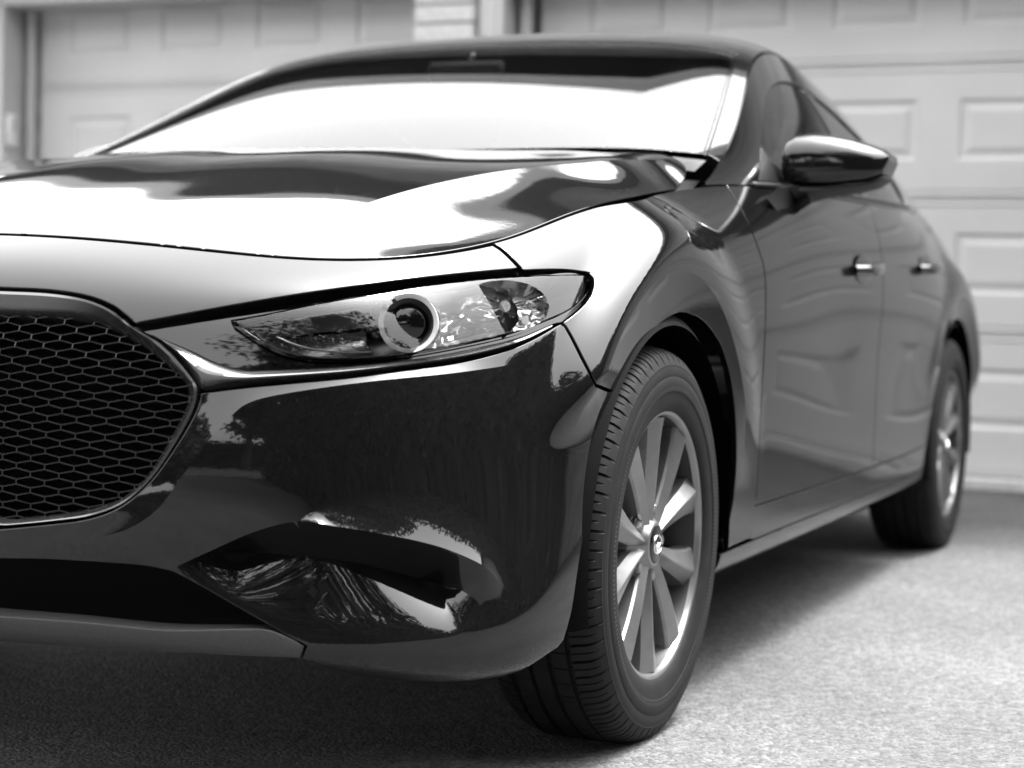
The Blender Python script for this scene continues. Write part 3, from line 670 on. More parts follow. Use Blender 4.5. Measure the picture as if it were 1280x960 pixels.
# cut-glass looking reflector field between projector and bowl
A=onW([(556,373),(600,366),(660,358)],6); B=onW([(560,418),(605,410),(662,398)],6); rows=[]; _q=np.random.default_rng(4)
for w in np.linspace(0,1,9):
    st=A+(B-A)*w; P=WN(st[:,0],st[:,1])+nrm(WN,st[:,0],st[:,1])*(-.055+_q.uniform(-.006,.006,len(st)))[:,None]; rows.append(P)
strip('faceted_reflector',rows,'chrome',HL,True,False)
b=MB(); b.tube([RC-fd*.01,RC+fd*.022],.008,14); b.build('bulb_shield','lamp_satin',HL,40)
for k in range(8):
    a=inl([(669+k*.9,400-4.2*k),(681-k*.0+k*.4,397-4.2*k)],-.018,1); b=MB(); b.tube(np.stack([a[0],a[-1]]),.0022,5); b.build('reflector_rib','lamp_satin',HL,True)
band('lower_shelf',[(556,420),(610,407),(660,396),(690,386)],[(570,429),(620,419),(665,406),(700,392)],-.042,-.018,'lamp_satin')
band('side_marker',[(688,372),(708,366),(724,360),(732,356)],[(684,398),(705,390),(720,380),(730,366)],-.018,-.016,'lamp_mid')
HR=empty('headlight',(0,0,0),CAR)
for ch in list(HL.children): mirror_copy(ch,HR)
# --- fender, doors, sills, quarter ---
s_d=DOOR1[0,0]
FB=onWyz([(.372,.262),(.45,.264),(.538,.265)],3,F=WF)
pair(panel('fender',WG,cat(row8(s1,s_d)[1:-1],DOOR1[:-1],rev(FB),rev(ARCHF),rev(SEAM2)[1:],rev(onW(HTe_px,F=WG))[1:-1],rev(HT)[:14],rev(SEAM1)[1:]),'black_paint',CAR,step=.011,bstep=.008,creases=FLc,depth=.013,gap=.0022))
d1=panel('front_door',WF,cat(DOOR1[:-1],DB[(DB[:,0]<B1[-1,0])],rev(B1)[:-1],row8(B1[0,0],s_d)[:-1]),'black_paint',CAR,step=.022,creases=FLc)
d2=panel('rear_door',WF,cat(B1[:-1],[B1[-1]],DB[(DB[:,0]>B1[-1,0]+.05)&(DB[:,0]<B2[-1,0]-.02)],rev(B2)[:-1],row8(B2[0,0],B1[0,0])[:-1]),'black_paint',CAR,step=.022,creases=FLc)
si0=SILL[0]
botS=np.stack([np.linspace(ARCHF[-1,0]-.02,ARCHR[0,0]-.05,50),np.full(50,.40)],1)
SILLc=SILL[(SILL[:,0]>FB[0,0]-.15)&(SILL[:,0]<ARCHR[0,0]-.12)]
pair(panel('side_sill',WF,cat(rev(FB)[:1],DB,[ARCHR[6]],[SILLc[-1]],rev(SILLc[SILLc[:,0]>FB[-1,0]+.02])),'black_paint',CAR,step=.025,gap=.001))
pair(panel('side_skirt',WF,cat(SILLc,rev(botS)),'black_paint',CAR,step=.025,gap=.0012))
ar=ARCHR
pair(panel('quarter_panel',WF,cat(B2,ar[7:],[[SRB-.35,1.2]],[[SRB,2.2]],np.stack([np.full(20,SRB),np.linspace(2.4,8,20)],1),row8(SRB,B2[0,0])[1:-1]),'black_paint',CAR,step=.024,creases=FLc))
panel('rear_bumper',WF,cat(np.stack([np.full(20,SRB),np.linspace(5.2,2.2,20)],1),[[SRB-.35,1.2]],[[SRB-.3,.6]],np.stack([np.linspace(SRB,SM,20),np.full(20,.6)],1),np.stack([np.full(6,SM),np.linspace(1,5.2,6)],1),np.stack([np.linspace(SM,SRB,20),np.full(20,5.2)],1)[1:-1]),'black_paint',CAR,step=.04,join=True)
panel('tailgate',WF,cat(np.stack([np.full(12,SRB),np.linspace(8,5.2,12)],1),np.stack([np.linspace(SRB,SM,20),np.full(20,5.2)],1)[1:],np.stack([np.full(6,SM),np.linspace(5.4,8,6)],1),row8(SM,SRB)[1:-1]),'black_paint',CAR,step=.05,join=True)
# door handles
for d,(y,z) in ((d1,(1.385,.806)),(d2,(2.18,.832))):
    st=onWyz([(y,z)],0,F=WF)[0]; P=WF(st[0],st[1]); b=MB()
    pth=[]; 
    for k in np.linspace(-1,1,15): pth.append(P+np.array([.034*(1-abs(k)**3.)+.004,k*.105,.006*k]))
    g=[[p+np.array([.007*math.cos(q),0,.013*math.sin(q)]) for q in np.linspace(0,2*np.pi,12,endpoint=False)] for p in pth]; b.grid(g,True,True).build('handle','gunmetal',d,True)
    b=MB(); g=[]
    for k in np.linspace(0,1,7): g.append([P+np.array([.0025-.0*k+.0015*math.sin(k*3.1),.095*k*math.cos(q),.036*k*math.sin(q)]) for q in np.linspace(0,2*np.pi,28,endpoint=False)])
    b.grid(g,True,False).build('handle_cup','gloss_black',d,True)
pair(d1); pair(d2)
# --- bonnet ---
hb=WN(np.linspace(0,S_HC,160),np.full(160,8.))[:,:2]
hr=np.array([[.7855,.305],[.782,.345],[.772,.385],[.755,.408],[.72,.41],[.6,.395],[.45,.37],[.25,.345],[.1,.338],[0,.337]])
ident=lambda p:np.asarray(p,float)
panel('bonnet',HC,cat(hb,cr(hr,4)[1:]),'black_paint',CAR,step=.016,creases=[_rr[:,:2]],to=ident,back=ident,join=True,depth=.03,gap=.0035)
# --- cabin: windscreen, roof, pillars, side glass ---
TM_=TN; tab=lambda uv:np.stack([np.asarray(uv)[...,0]*.105,np.asarray(uv)[...,1]*.27],-1); tst=lambda ab:np.stack([np.asarray(ab)[...,0]/.105,np.asarray(ab)[...,1]/.27],-1)
lt=(0,6,0,10)
WE=onW([(884,192),(893,166),(903,133),(912,100),(920,68)],6,lt,TN)
tv=WE[-1,1]; ue=WE[:,0]
print('windscreen edge',WE[::6].round(2).tolist(),TN(WE[:,0],WE[:,1])[::8].round(3).tolist())
def vtop(u): return tv+.16*(1-(u/WE[-1,0])**2)
gt=np.stack([np.linspace(WE[-1,0],0,24),vtop(np.linspace(WE[-1,0],0,24))],1)
vb=WE[0,1]; gb_=np.stack([np.linspace(0,WE[0,0],20),vb*(.10+.90*np.linspace(0,1,20)**2.2)],1)
outer=cat(gb_,WE[1:],gt[1:]); 
def inset(loop,d):
    c=np.array([0.,loop[:,1].mean()]); q=loop.copy(); k=np.array([1/.105,1/.27])
    q[:,0]=np.where(loop[:,0]>1e-6,np.maximum(loop[:,0]-d*k[0]*np.clip(loop[:,0]/3,0,1),0),0)
    q[:,1]=loop[:,1]+np.where(loop[:,1]>vtop(loop[:,0])-.35,-d*k[1]*1.2,0)
    return q
inn=inset(outer,.012)
panel('windscreen',TN,inn,'window_glass',CAR,step=.03,to=tab,back=tst,off=-.004,join=True,gap=0,depth=.004)
_hw=panel('windscreen_border',TN,cat(inn[19:],[[0,outer[-1,1]]],rev(outer)[1:-19],[outer[19]]),'gloss_black',CAR,step=.02,to=tab,back=tst,off=-.0035,join=True,gap=0.,depth=.01)
panel('roof_panel',TN,cat(rev(gt),rev(WE)[1:],[[6,WE[0,1]-.02]],np.stack([np.full(60,6.),np.linspace(WE[0,1],10,60)],1)[1:],np.stack([np.linspace(6,0,20),np.full(20,10.)],1)[1:]),'black_paint',CAR,step=.03,to=tab,back=tst,join=True,gap=.001)
kab=lambda p:np.stack([np.asarray(p)[...,0]*.17,np.asarray(p)[...,1]*.085],-1); kst=lambda p:np.stack([np.asarray(p)[...,0]/.17,np.asarray(p)[...,1]/.085],-1)
lk=(0,16,0,5)
def onK(p,n=4): 
    t=cr(p,n)*1000. if n else np.array(p)*1000.; return solve(KN,yz,t,guess(KN,yz,t,lk),lk)
DLO=onK([(.70,.962),(.80,1.025),(.95,1.108),(1.10,1.178),(1.25,1.225),(1.42,1.250),(1.60,1.255),(1.85,1.240),(2.10,1.200),(2.30,1.145),(2.42,1.085),(2.43,1.035),(2.36,1.013),(2.0,.999),(1.6,.986),(1.2,.976),(.85,.968),(.70,.962)])[:-1]
pair(panel('cabin_pillar',KN,cat(np.stack([np.linspace(.0,16,60),np.zeros(60)],1),np.stack([np.full(8,16.),np.linspace(.3,5,8)],1),np.stack([np.linspace(16,0,60),np.full(60,5.)],1)[1:]),'black_paint',CAR,step=.02,to=kab,back=kst,holes=[DLO],gap=.0005,depth=.012))
def between(loop,y0,y1):
    P=KN(loop[:,0],loop[:,1]); return loop[(P[:,1]>y0)&(P[:,1]<y1)]
def dcut(y): 
    P=KN(DLO[:,0],DLO[:,1]); k=len(P); cr_=[]
    for i in range(k):
        a,b=P[i],P[(i+1)%k]
        if (a[1]-y)*(b[1]-y)<0: f=(y-a[1])/(b[1]-a[1]); cr_.append(DLO[i]+(DLO[(i+1)%k]-DLO[i])*f)
    cr_.sort(key=lambda p:p[1]); return cr_[0],cr_[-1]
def side_piece(name,y0,y1,m,off):
    P=KN(DLO[:,0],DLO[:,1]); k=int(np.argmin(P[:,1])) ; L=np.roll(DLO,-k,0); P=KN(L[:,0],L[:,1]); j=int(np.argmax(P[:,1]))
    up=L[:j+1]; lo=L[j:]; pu=KN(up[:,0],up[:,1])[:,1]; pl=KN(lo[:,0],lo[:,1])[:,1]
    u=up[(pu>y0)&(pu<y1)]; l=lo[(pl>y0)&(pl<y1)]
    parts=[]
    if y0>P[:,1].min(): a=dcut(y0); parts.append([a[1]])
    parts.append(u)
    if y1<P[:,1].max(): a=dcut(y1); parts.append([a[1]]); parts.append([a[0]])
    parts.append(l)
    if y0>P[:,1].min(): parts.append([dcut(y0)[0]])
    return pair(panel(name,KN,cat(*[p for p in parts if len(p)]),m,CAR,step=.03,to=kab,back=kst,off=off,gap=0.0005,depth=.006))
side_piece('mirror_sail',.0,.835,'black_trim',-.002)
side_piece('door_window',.84,1.575,'side_glass',-.006)
side_piece('centre_pillar',1.578,1.662,'gloss_black',-.003)
side_piece('rear_window',1.665,3.,'side_glass',-.006)
# belt moulding under the side glass
b=MB(); P=KN(np.linspace(2.2,12.2,60),np.full(60,.16)); b.tube(P,.006,8); pair(b.build('belt_moulding','black_trim',CAR,True))
# cowl in front of the glass
hc=cr(hr,4)[4:]; hc=hc[hc[:,0]<.757]; H3=HF(hc[:,0],hc[:,1])-[0,0,.012]; u=np.interp(H3[:,0],[0,.745],[0,WE[0,0]]); gb3=TN(u,np.interp(u,gb_[:,0],gb_[:,1])-.06)-[0,0,.010]
gb3=np.where(gb3[:,1:2]<H3[:,1:2]+.01,H3+[0,.01,0.004],gb3)
H3=np.concatenate([H3,H3[::-1][1:]*[-1,1,1]]); gb3=np.concatenate([gb3,gb3[::-1][1:]*[-1,1,1]])
strip('cowl_panel',[H3,(H3+gb3)/2-[0,0,.012],gb3],'black_trim',CAR,True,True)
# tail glass and rear closing
tr=TN(np.linspace(0,6,20),np.full(20,10.)); br=WN(np.linspace(SM,19.3,20),np.full(20,8.)); R0=np.concatenate([tr[::-1]*[-1,1,1],tr[1:]]); R1=np.concatenate([br[::-1]*[-1,1,1],br[1:]])
strip('rear_screen',[R0,R0*.65+R1*.35+[0,.03,0],R0*.3+R1*.7+[0,.03,0],R1],'gloss_black',CAR,False,True)
# wheel wells and underside
for yc in (0.,2.725):
    a=np.radians(np.linspace(-8,193,50)); g=[]
    for x,r in ((.881,.359),(.868,.376),(.80,.405),(.52,.405),(.50,.30),(.50,.05)): g.append([(x,yc+r*math.cos(q),.316+r*math.sin(q)) for q in a])
    pair(strip('wheel_well',g,'dark_inside',CAR,False,40))
b=MB(); b.box((0,-.50,.245),(1.0,.36,.05)); b.box((0,1.36,.235),(1.50,1.96,.09)); b.box((0,3.2,.27),(1.2,.40,.05)); b.box((0,0,.25),(.95,.9,.05)); b.box((0,2.72,.25),(.95,.9,.05)); b.build('underbody','dark_inside',CAR)
b=MB(); b.box((0,.42,.55),(1.45,.05,.70)); b.build('firewall','dark_inside',CAR)
# --- cabin furniture seen through the glass ---
b=MB(); g=[]
for x in np.linspace(-.72,.72,13):
    c=.02*math.cos(x*2.2); g.append([(x,.50,.90),(x,.62,.955+c),(x,.85,.965+c),(x,.98,.93+c),(x,1.02,.80),(x,1.0,.60)])
b.grid(g,False,True); b.build('dashboard','fabric_dark',CAR,60)
for x in (-.37,.37):
    for y,zs in ((1.55,.0),(2.40,.03)):
        st_=empty('seat',(x,y,.30+zs),CAR); b=MB(); b.box((0,-.22,.18),(.50,.50,.16),None,.05); b.build('seat_cushion','fabric_dark',st_,40)
        q=math.radians(-18); R=np.array([[1,0,0],[0,math.cos(q),-math.sin(q)],[0,math.sin(q),math.cos(q)]])
        b=MB(); b.box((0,.11,.50),(.48,.13,.62),R,.05); b.build('backrest','fabric_dark',st_,40)
        b=MB(); b.box((0,.24,.90),(.26,.10,.17),R,.04); b.build('headrest','fabric_dark',st_,40)
b=MB(); c0=np.array([.37,1.08,.86]); ax=np.array([0,-.42,.9]); 
b.tube([c0+np.array([math.cos(q),0,0])*.18+np.array([0,.9,.42])*.18*math.sin(q) for q in np.linspace(0,2*np.pi,40,endpoint=False)],.013,10,closed=True); b.box(c0,(.14,.05,.10),None,.02); b.box(c0,(.34,.012,.03)); b.build('steering_wheel','fabric_dark',CAR,True)
b=MB(); b.box((0,1.06,1.245),(.20,.03,.05),None,.012); b.tube([(0,1.06,1.25),(0,1.10,1.29)],.008,8); b.build('rear_view_mirror','fabric_dark',CAR,40)
b=MB(); g=[[TN(u,v)-[0,0,.045] for u in np.linspace(0,5.8,8)] for v in np.linspace(tv+.25,9.5,12)]; G=np.array(g); b.grid(np.concatenate([G[:,::-1]*[-1,1,1],G[:,1:]],1)); b.build('headliner','headliner',CAR,True)
# --- door mirror ---
MR=empty('door_mirror',(0,0,0),CAR)
tp=[(986,190),(987,181),(992,174),(1003,169.5),(1022,168),(1045,170),(1070,175),(1092,182),(1108,188),(1115,194)]
bt=[(986,205),(987,219),(990,229),(1000,234),(1022,234.5),(1045,233),(1070,230),(1092,226),(1108,219),(1115,201)]
g=[];g2=[]
for k,((ax_,ay),(bx_,by)) in enumerate(zip(tp,bt)):
    px=(ax_+bx_)/2; f=k/9; yc=.905+.05*f; T_=pat(px,ay,'y',yc); B_=pat(px,by,'y',yc); c=(T_+B_)/2; h=(T_[2]-B_[2])/2; dpt=.080*math.sin(math.pi*min(1,.10+f*.86))**.5+.004; ring=[]
    pr=cr([(.05,.70),(.02,.96),(-.15,1.0),(-.5,.90),(-.78,.66),(-.95,.34),(-1.,.14),(-1.01,-.10),(-1.,-.50),(-.95,-.80),(-.80,-.97),(-.4,-1.),(.02,-1.),(.05,-.8),(.05,.0),(.05,.70)],2)[:-1]
    for yy,zz in pr: ring.append((c[0],c[1]+(yy*dpt if yy<0 else yy*1.1),c[2]+zz*h))
    NR=len(pr); g.append(ring)
b=MB(); b.grid(g,True,True); b.add([np.mean(g[0],0)]+[tuple(p) for p in g[0]],[(0,1+i,1+(i+1)%NR) for i in range(NR)]); b.add([np.mean(g[-1],0)]+[tuple(p) for p in g[-1]],[(0,1+(i+1)%NR,1+i) for i in range(NR)])
b.build('mirror_shell','black_paint',MR,50)
# lower tray and arm
lt_=[(990,232),(1010,236),(1040,236),(1070,233),(1095,228),(1108,221)]; lb=[(992,262),(1010,255),(1040,247),(1070,243),(1095,236),(1109,226)]
g=[]
for k,((ax_,ay),(bx_,by)) in enumerate(zip(lt_,lb)):
    f=k/5; yc=.895+.05*f; T_=pat((ax_+bx_)/2,ay,'y',yc); B_=pat((ax_+bx_)/2,by,'y',yc); h=(T_[2]-B_[2]); dp=.060*(1-.55*f)
    g.append([(T_[0],T_[1]-dp*.98,T_[2]),(T_[0],T_[1]-dp*1.04,T_[2]-.25*h),(T_[0],T_[1]-dp*.55,T_[2]-.85*h),(T_[0],T_[1],T_[2]-h),(T_[0],T_[1]+.05,T_[2]-.7*h),(T_[0],T_[1]+.06,T_[2])])
b=MB(); b.grid(g,True,True); b.add(g[0],[(0,1,2,3,4,5)]); b.add(g[-1],[(5,4,3,2,1,0)]); b.build('mirror_tray','black_trim',MR,35)
r0=[pat(x,y,'x',.850) for x,y in ((958,247),(971,235),(985,233),(1000,262),(985,276),(970,262))]
r1=[pat(x,y,'y',.87) for x,y in ((978,240),(992,231),(1006,233),(1014,254),(1000,262),(988,256))]
b=MB(); g=[r0,[(np.array(a)*.5+np.array(c)*.5) for a,c in zip(r0,r1)],r1]; b.grid(g,True,False); b.add(r1,[(5,4,3,2,1,0)]); b.add(r0,[(0,1,2,3,4,5)]); b.build('mirror_arm','black_trim',MR,35)
b=MB(); c=pat(1040,203,'y',.962); b.box(c,(.15,.004,.07),None,.0015); b.build('mirror_glass','chrome',MR,40)
M2=empty('door_mirror',(0,0,0),CAR)
for ch in list(MR.children): mirror_copy(ch,M2)
# --- wheels ---
def make_wheel(loc):
    W=empty('wheel',loc,CAR)
    half=[(.088,.215),(.0935,.2195),(.0975,.226),(.1000,.2335),(.1012,.2425),(.1018,.2500),(.1030,.2515),(.1036,.262),(.1030,.2735),(.1018,.2755),(.1024,.2775),(.1000,.290),(.0990,.2925),(.0992,.2945),(.0945,.3035),(.0925,.3070),(.0880,.3125),(.0810,.3172),(.0730,.3203),(.0640,.3222)]
    tread=[]
    for gx in (.050,.0165):
        tread+= [(gx+.0045,.3250-.0000*gx),(gx+.0038,.3180),(gx-.0038,.3180),(gx-.0045,.3254)]
    right=half+tread; prof=right+[(-a,r) for a,r in right[::-1]]; m=len(prof)
    ang=[]; npit=68
    for k in range(npit):
        for f,g in ((0,0),(.035,1),(.14,1),(.175,0),(.52,0),(.545,2),(.60,2),(.625,0)): ang.append((2*math.pi*(k+f)/npit,g))
    V=[]
    for q,gv in ang:
        for i,(a,r) in enumerate(prof):
            j=i if i<m//2 else m-1-i
            if gv==1 and 14<=j<=20: r=r-(.0055 if j>=15 else .003)
            if gv==2 and 16<=j<=20: r=r-.0028
            if gv==2 and 21<j<27: r=r-.0020
            z=r*math.sin(q); y=r*math.cos(q); x=a
            if z<-.316: e=-.316-z; z=-.316; x=a*(1+.03*min(1,e/.01))
            elif z<-.27: x=a*(1+.03*(-.27-z)/.046)
            V.append((x,y,z))
    F=[(k*m+i,((k+1)%len(ang))*m+i,((k+1)%len(ang))*m+i+1,k*m+i+1) for k in range(len(ang)) for i in range(m-1)]
    ty=obj('tyre',V,F,'rubber',W,None,28)
    # moulded serration band on the sidewall
    b=MB()
    for k in range(220):
        a=2*math.pi*k/220; a2=a+.010
        b.add([(.1041,.2535*math.cos(a),.2535*math.sin(a)),(.1041,.2535*math.cos(a2),.2535*math.sin(a2)),(.1043,.2600*math.cos(a2),.2600*math.sin(a2)),(.1043,.2600*math.cos(a),.2600*math.sin(a))],[(0,1,2,3)])
    b.build('sidewall_serration','rubber_smooth',W)
    # rim: lip, barrel
    b=MB(); b.lathe([(.086,.2235),(.0905,.2225),(.0925,.2195),(.0915,.2155),(.0885,.2120),(.082,.2100)],120); rim=b.build('rim','wheel_silver',W,50)
    b=MB(); b.lathe([(.082,.2100),(.064,.2050),(.03,.195),(-.02,.188),(-.085,.196),(-.09,.215)],90); b.build('barrel','wheel_dark',W,True)
    for k in range(5):
        for sg in (-1,1):
            a_c=math.radians(90-18-72*k); g=[]
            for f in np.linspace(0,1,9):
                r=.034+f*(.2085-.034); off=math.radians(sg*(23-5.5*f)) ; a=a_c+off; 
                wd=.0125+.0155*f+.007*f**3+.004*max(0,(f-.85)/.15)**2; x0=.0775+.006*math.sin(f*math.pi*.5)+.004*f; x0=x0-.010*max(0,(.25-f)/.25)**2*0
                rad=np.array([0,math.cos(a),math.sin(a)]); tan=np.array([0,-math.sin(a),math.cos(a)])*sg; X=np.array([1.,0,0])
                cs=[(-wd*.98,-.042),(-wd*.96,-.0130),(-wd*.86,-.0085),(wd*.10,.0),(wd*.22,-.0008),(wd*.90,-.0150),(wd*1.0,-.042)]
                g.append([rad*r+tan*t_+X*(x0+d_) for t_,d_ in cs])
            b=MB(); b.grid(g,False,sg>0); b.build('spoke','wheel_silver',W,11)
    b=MB(); b.lathe([(.030,.078),(.058,.072),(.066,.062),(.0675,.050),(.073,.043),(.0815,.036),(.0825,.031),(.079,.0305)],60); hub=b.build('hub','wheel_silver',W,35)
    b=MB(); b.lathe([(.079,.0302),(.0832,.0295),(.0842,.0270),(.0845,.0001)],48); cap=b.build('hub_cap','gloss_black',W,40)
    b=MB(); b.tube([(.0855,.0185*math.cos(q),.0152*math.sin(q)) for q in np.linspace(0,2*np.pi,44,endpoint=False)],.0019,8,closed=True,up=(1,0,0))
    wing=cr([(-.0180,.0025),(-.0105,-.0005),(-.0045,-.0055),(0,-.0075),(.0045,-.0055),(.0105,-.0005),(.0180,.0025)],5)
    wr=np.interp(np.abs(wing[:,0]),[0,.006,.018],[.0026,.0021,.0010]); b.tube([(.0852,y,z+.001) for y,z in wing],wr,8,up=(1,0,0)); b.build('emblem','chrome',W,True)
    for k in range(5):
        a=math.radians(90-18-72*k); c=np.array([0,.0575*math.cos(a),.0575*math.sin(a)])
        b=MB(); b.lathe([(.045,.0145),(.0655,.0145),(.066,.0135)],20,'x',c); b.lathe([(.05,.0098),(.071,.0098),(.0745,.0075),(.0745,.0001)],6,'x',c); b.build('lug_nut','steel',W,30)
    b=MB(); b.lathe([(.020,.0001),(.020,.140),(.008,.140),(.008,.0001)],64); b.build('brake_disc','steel',W,40)
    b=MB(); b.box((.020,-.115,.02),(.060,.06,.15),None,.015); b.build('brake_caliper','wheel_dark',W,40)
    return W
def copy_tree(o,parent):
    c=o.copy(); COL.objects.link(c); c.parent=parent
    for ch in o.children: copy_tree(ch,c)
    return c
W1=make_wheel((.7795,0,.316)); W1.rotation_euler[0]=math.radians(0)
for loc,rz in (((.783,2.725,.316),0),((-.7795,0,.316),math.pi),((-.783,2.725,.316),math.pi)):
    c=copy_tree(W1,CAR); c.location=loc; c.rotation_euler=(0 if rz else math.radians(0),0,rz)
# ================= the setting =================
def asphalt():
    m=mat('asphalt',.2,.85); t=m.node_tree; b=t.nodes['Principled BSDF']; tc=t.nodes.new('ShaderNodeTexCoord'); L=t.links.new
    v=t.nodes.new('ShaderNodeTexVoronoi'); v.inputs['Scale'].default_value=150; n=t.nodes.new('ShaderNodeTexNoise'); n.inputs['Scale'].default_value=260; n.inputs['Detail'].default_value=5
    p=t.nodes.new('ShaderNodeTexNoise'); p.inputs['Scale'].default_value=1.7; p.inputs['Detail'].default_value=5; p2=t.nodes.new('ShaderNodeTexNoise'); p2.inputs['Scale'].default_value=34; p2.inputs['Detail'].default_value=3
    for k in (v,n,p,p2): L(tc.outputs['Object'],k.inputs['Vector'])
    bw=t.nodes.new('ShaderNodeRGBToBW'); L(v.outputs['Color'],bw.inputs[0])
    r1=t.nodes.new('ShaderNodeMapRange'); r1.inputs['To Min'].default_value=.040; r1.inputs['To Max'].default_value=.155; L(bw.outputs[0],r1.inputs['Value'])
    r2=t.nodes.new('ShaderNodeMapRange'); r2.inputs['From Min'].default_value=.3; r2.inputs['From Max'].default_value=.7; r2.inputs['To Min'].default_value=.70; r2.inputs['To Max'].default_value=1.15; L(p.outputs[0],r2.inputs['Value'])
    r3=t.nodes.new('ShaderNodeMapRange'); r3.inputs['From Min'].default_value=.3; r3.inputs['From Max'].default_value=.7; r3.inputs['To Min'].default_value=.75; r3.inputs['To Max'].default_value=1.2; L(p2.outputs[0],r3.inputs['Value'])
    m1=t.nodes.new('ShaderNodeMath'); m1.operation='MULTIPLY'; L(r1.outputs[0],m1.inputs[0]); L(r2.outputs[0],m1.inputs[1])
    m2=t.nodes.new('ShaderNodeMath'); m2.operation='MULTIPLY'; L(m1.outputs[0],m2.inputs[0]); L(r3.outputs[0],m2.inputs[1]); L(m2.outputs[0],b.inputs['Base Color'])
    ad=t.nodes.new('ShaderNodeMath'); ad.operation='SUBTRACT'; L(n.outputs[0],ad.inputs[0]); L(v.outputs['Distance'],ad.inputs[1])
    q=t.nodes.new('ShaderNodeBump'); q.inputs['Strength'].default_value=.9; q.inputs['Distance'].default_value=.004; L(ad.outputs[0],q.inputs['Height']); L(q.outputs[0],b.inputs['Normal'])
asphalt()
mat('kerb_stone',.14,.9); mat('street',.07,.9,vary=(40,.055,.085)); mat('lawn',.07,.95,vary=(6,.045,.10),bump=(60,.6,.03)); mat('concrete',.42,.85,vary=(18,.36,.48),bump=(120,.2,.003))
mat('door_paint',.47,.55,bump=(260,.05,.001),vary=(1.2,.43,.50)); mat('trim_paint',.45,.55,vary=(3,.42,.48)); mat('brick_light',.50,.85,vary=(40,.42,.58),bump=(120,.5,.003)); mat('mortar',.35,.95)
mat('roof_dark',.06,.9,vary=(30,.04,.09),bump=(40,.4,.01)); mat('white_trim',.75,.5); mat('keypad_white',.60,.5); mat('siding_light',.55,.6); mat('bark',.07,.95,bump=(30,.6,.02),vary=(12,.05,.10))
def leafmat(name,a,b_):
    m=mat(name,.06,.6,vary=(5,a,b_))
leafmat('leaf_dark',.035,.075); leafmat('leaf_mid',.05,.10)
def brickmat(name,lo,hi,mo,sc=1.):
    m=mat(name,.3,.85); t=m.node_tree; b=t.nodes['Principled BSDF']; tc=t.nodes.new('ShaderNodeTexCoord'); L=t.links.new
    sp=t.nodes.new('ShaderNodeSeparateXYZ'); cb=t.nodes.new('ShaderNodeCombineXYZ'); ad=t.nodes.new('ShaderNodeMath'); L(tc.outputs['Object'],sp.inputs[0]); L(sp.outputs[0],ad.inputs[0]); L(sp.outputs[1],ad.inputs[1]); L(ad.outputs[0],cb.inputs[0]); L(sp.outputs[2],cb.inputs[1])
    k=t.nodes.new('ShaderNodeTexBrick'); k.inputs['Scale'].default_value=4.2*sc; k.inputs['Color1'].default_value=(lo,lo,lo,1); k.inputs['Color2'].default_value=(hi,hi,hi,1); k.inputs['Mortar'].default_value=(mo,mo,mo,1); k.inputs['Mortar Size'].default_value=.02; k.inputs['Row Height'].default_value=.36; k.inputs['Brick Width'].default_value=.95
    L(cb.outputs[0],k.inputs['Vector']); L(k.outputs['Color'],b.inputs['Base Color']); q=t.nodes.new('ShaderNodeBump'); q.invert=True; q.inputs['Distance'].default_value=.01; L(k.outputs['Fac'],q.inputs['Height']); L(q.outputs[0],b.inputs['Normal'])
brickmat('brick_wall',.40,.55,.48); brickmat('brick_dark',.13,.22,.26)
def sheet(name,x0,x1,y0,y1,z,m,n=6,kind='structure'):
    b=MB(); b.grid([[(x,y,z) for x in np.linspace(x0,x1,n)] for y in np.linspace(y1,y0,n)]); o=b.build(name,m); return tag(o,kind=kind)
sheet('ground',-160,160,-160,160,-.012,'lawn')
sheet('driveway',-5.2,4.3,-9.8,4.70,0.,'asphalt',3)
sheet('street',-160,160,-17.6,-10.0,-.008,'street')
b=MB(); b.box((0,-9.9,.0),(320,.4,.12),None,.02); tag(b.build('kerb','kerb_stone'),kind='structure')
b=MB(); b.box((0,-17.8,.02),(320,.4,.12),None,.02); tag(b.build('kerb','kerb_stone'),kind='structure')
sheet('pavement',-160,160,-20.2,-18.6,-.004,'concrete',3)
# ---- house with the two garage doors ----
YF,YD=4.50,4.70
DL=(-4.115,-1.735); DR=(-1.335,3.33); ZH=2.13
HO=empty('garage_house',(-1.5,YF,0)); tag(HO,'low brick garage wing with overhanging dark roof behind the car','house')
def hpart(name,m,f,smooth=False,parent=None):
    b=MB(); f(b); o=b.build(name,m,None,smooth); o.location=(0,0,0); par=parent or HO; o.parent=par; o.matrix_parent_inverse=Matrix.Translation(-Vector(HO.location)); return o
XP=-.6
def rk(x): return 2.45+.36*(x+4.55) if x<XP else 2.45+.36*(XP+4.55)-.20*(x-XP)     # underside of the gable roof
def gable(b):
    for x0,x1,z0 in ((-4.45,-4.355,0.),(-4.355,3.485,2.262),(3.485,5.9,0.)):
        xs=[x0]+([XP] if x0<XP<x1 else [])+[x1]; V=[(x,4.515,z0) for x in xs]+[(x,4.515,rk(x)-.01) for x in xs]; k=len(xs)
        for i in range(k-1): b.add([V[i],V[i+1],V[k+i+1],V[k+i]],[(0,1,2,3)])
    b.box((.7,4.80,1.2),(10.2,.04,2.4)); b.box((-4.42,7.2,1.2),(.1,5.2,2.4)); b.box((5.85,7.2,1.2),(.1,5.2,2.4)); b.box((.7,9.8,1.2),(10.3,.1,2.4))
hpart('wall','brick_wall',gable)
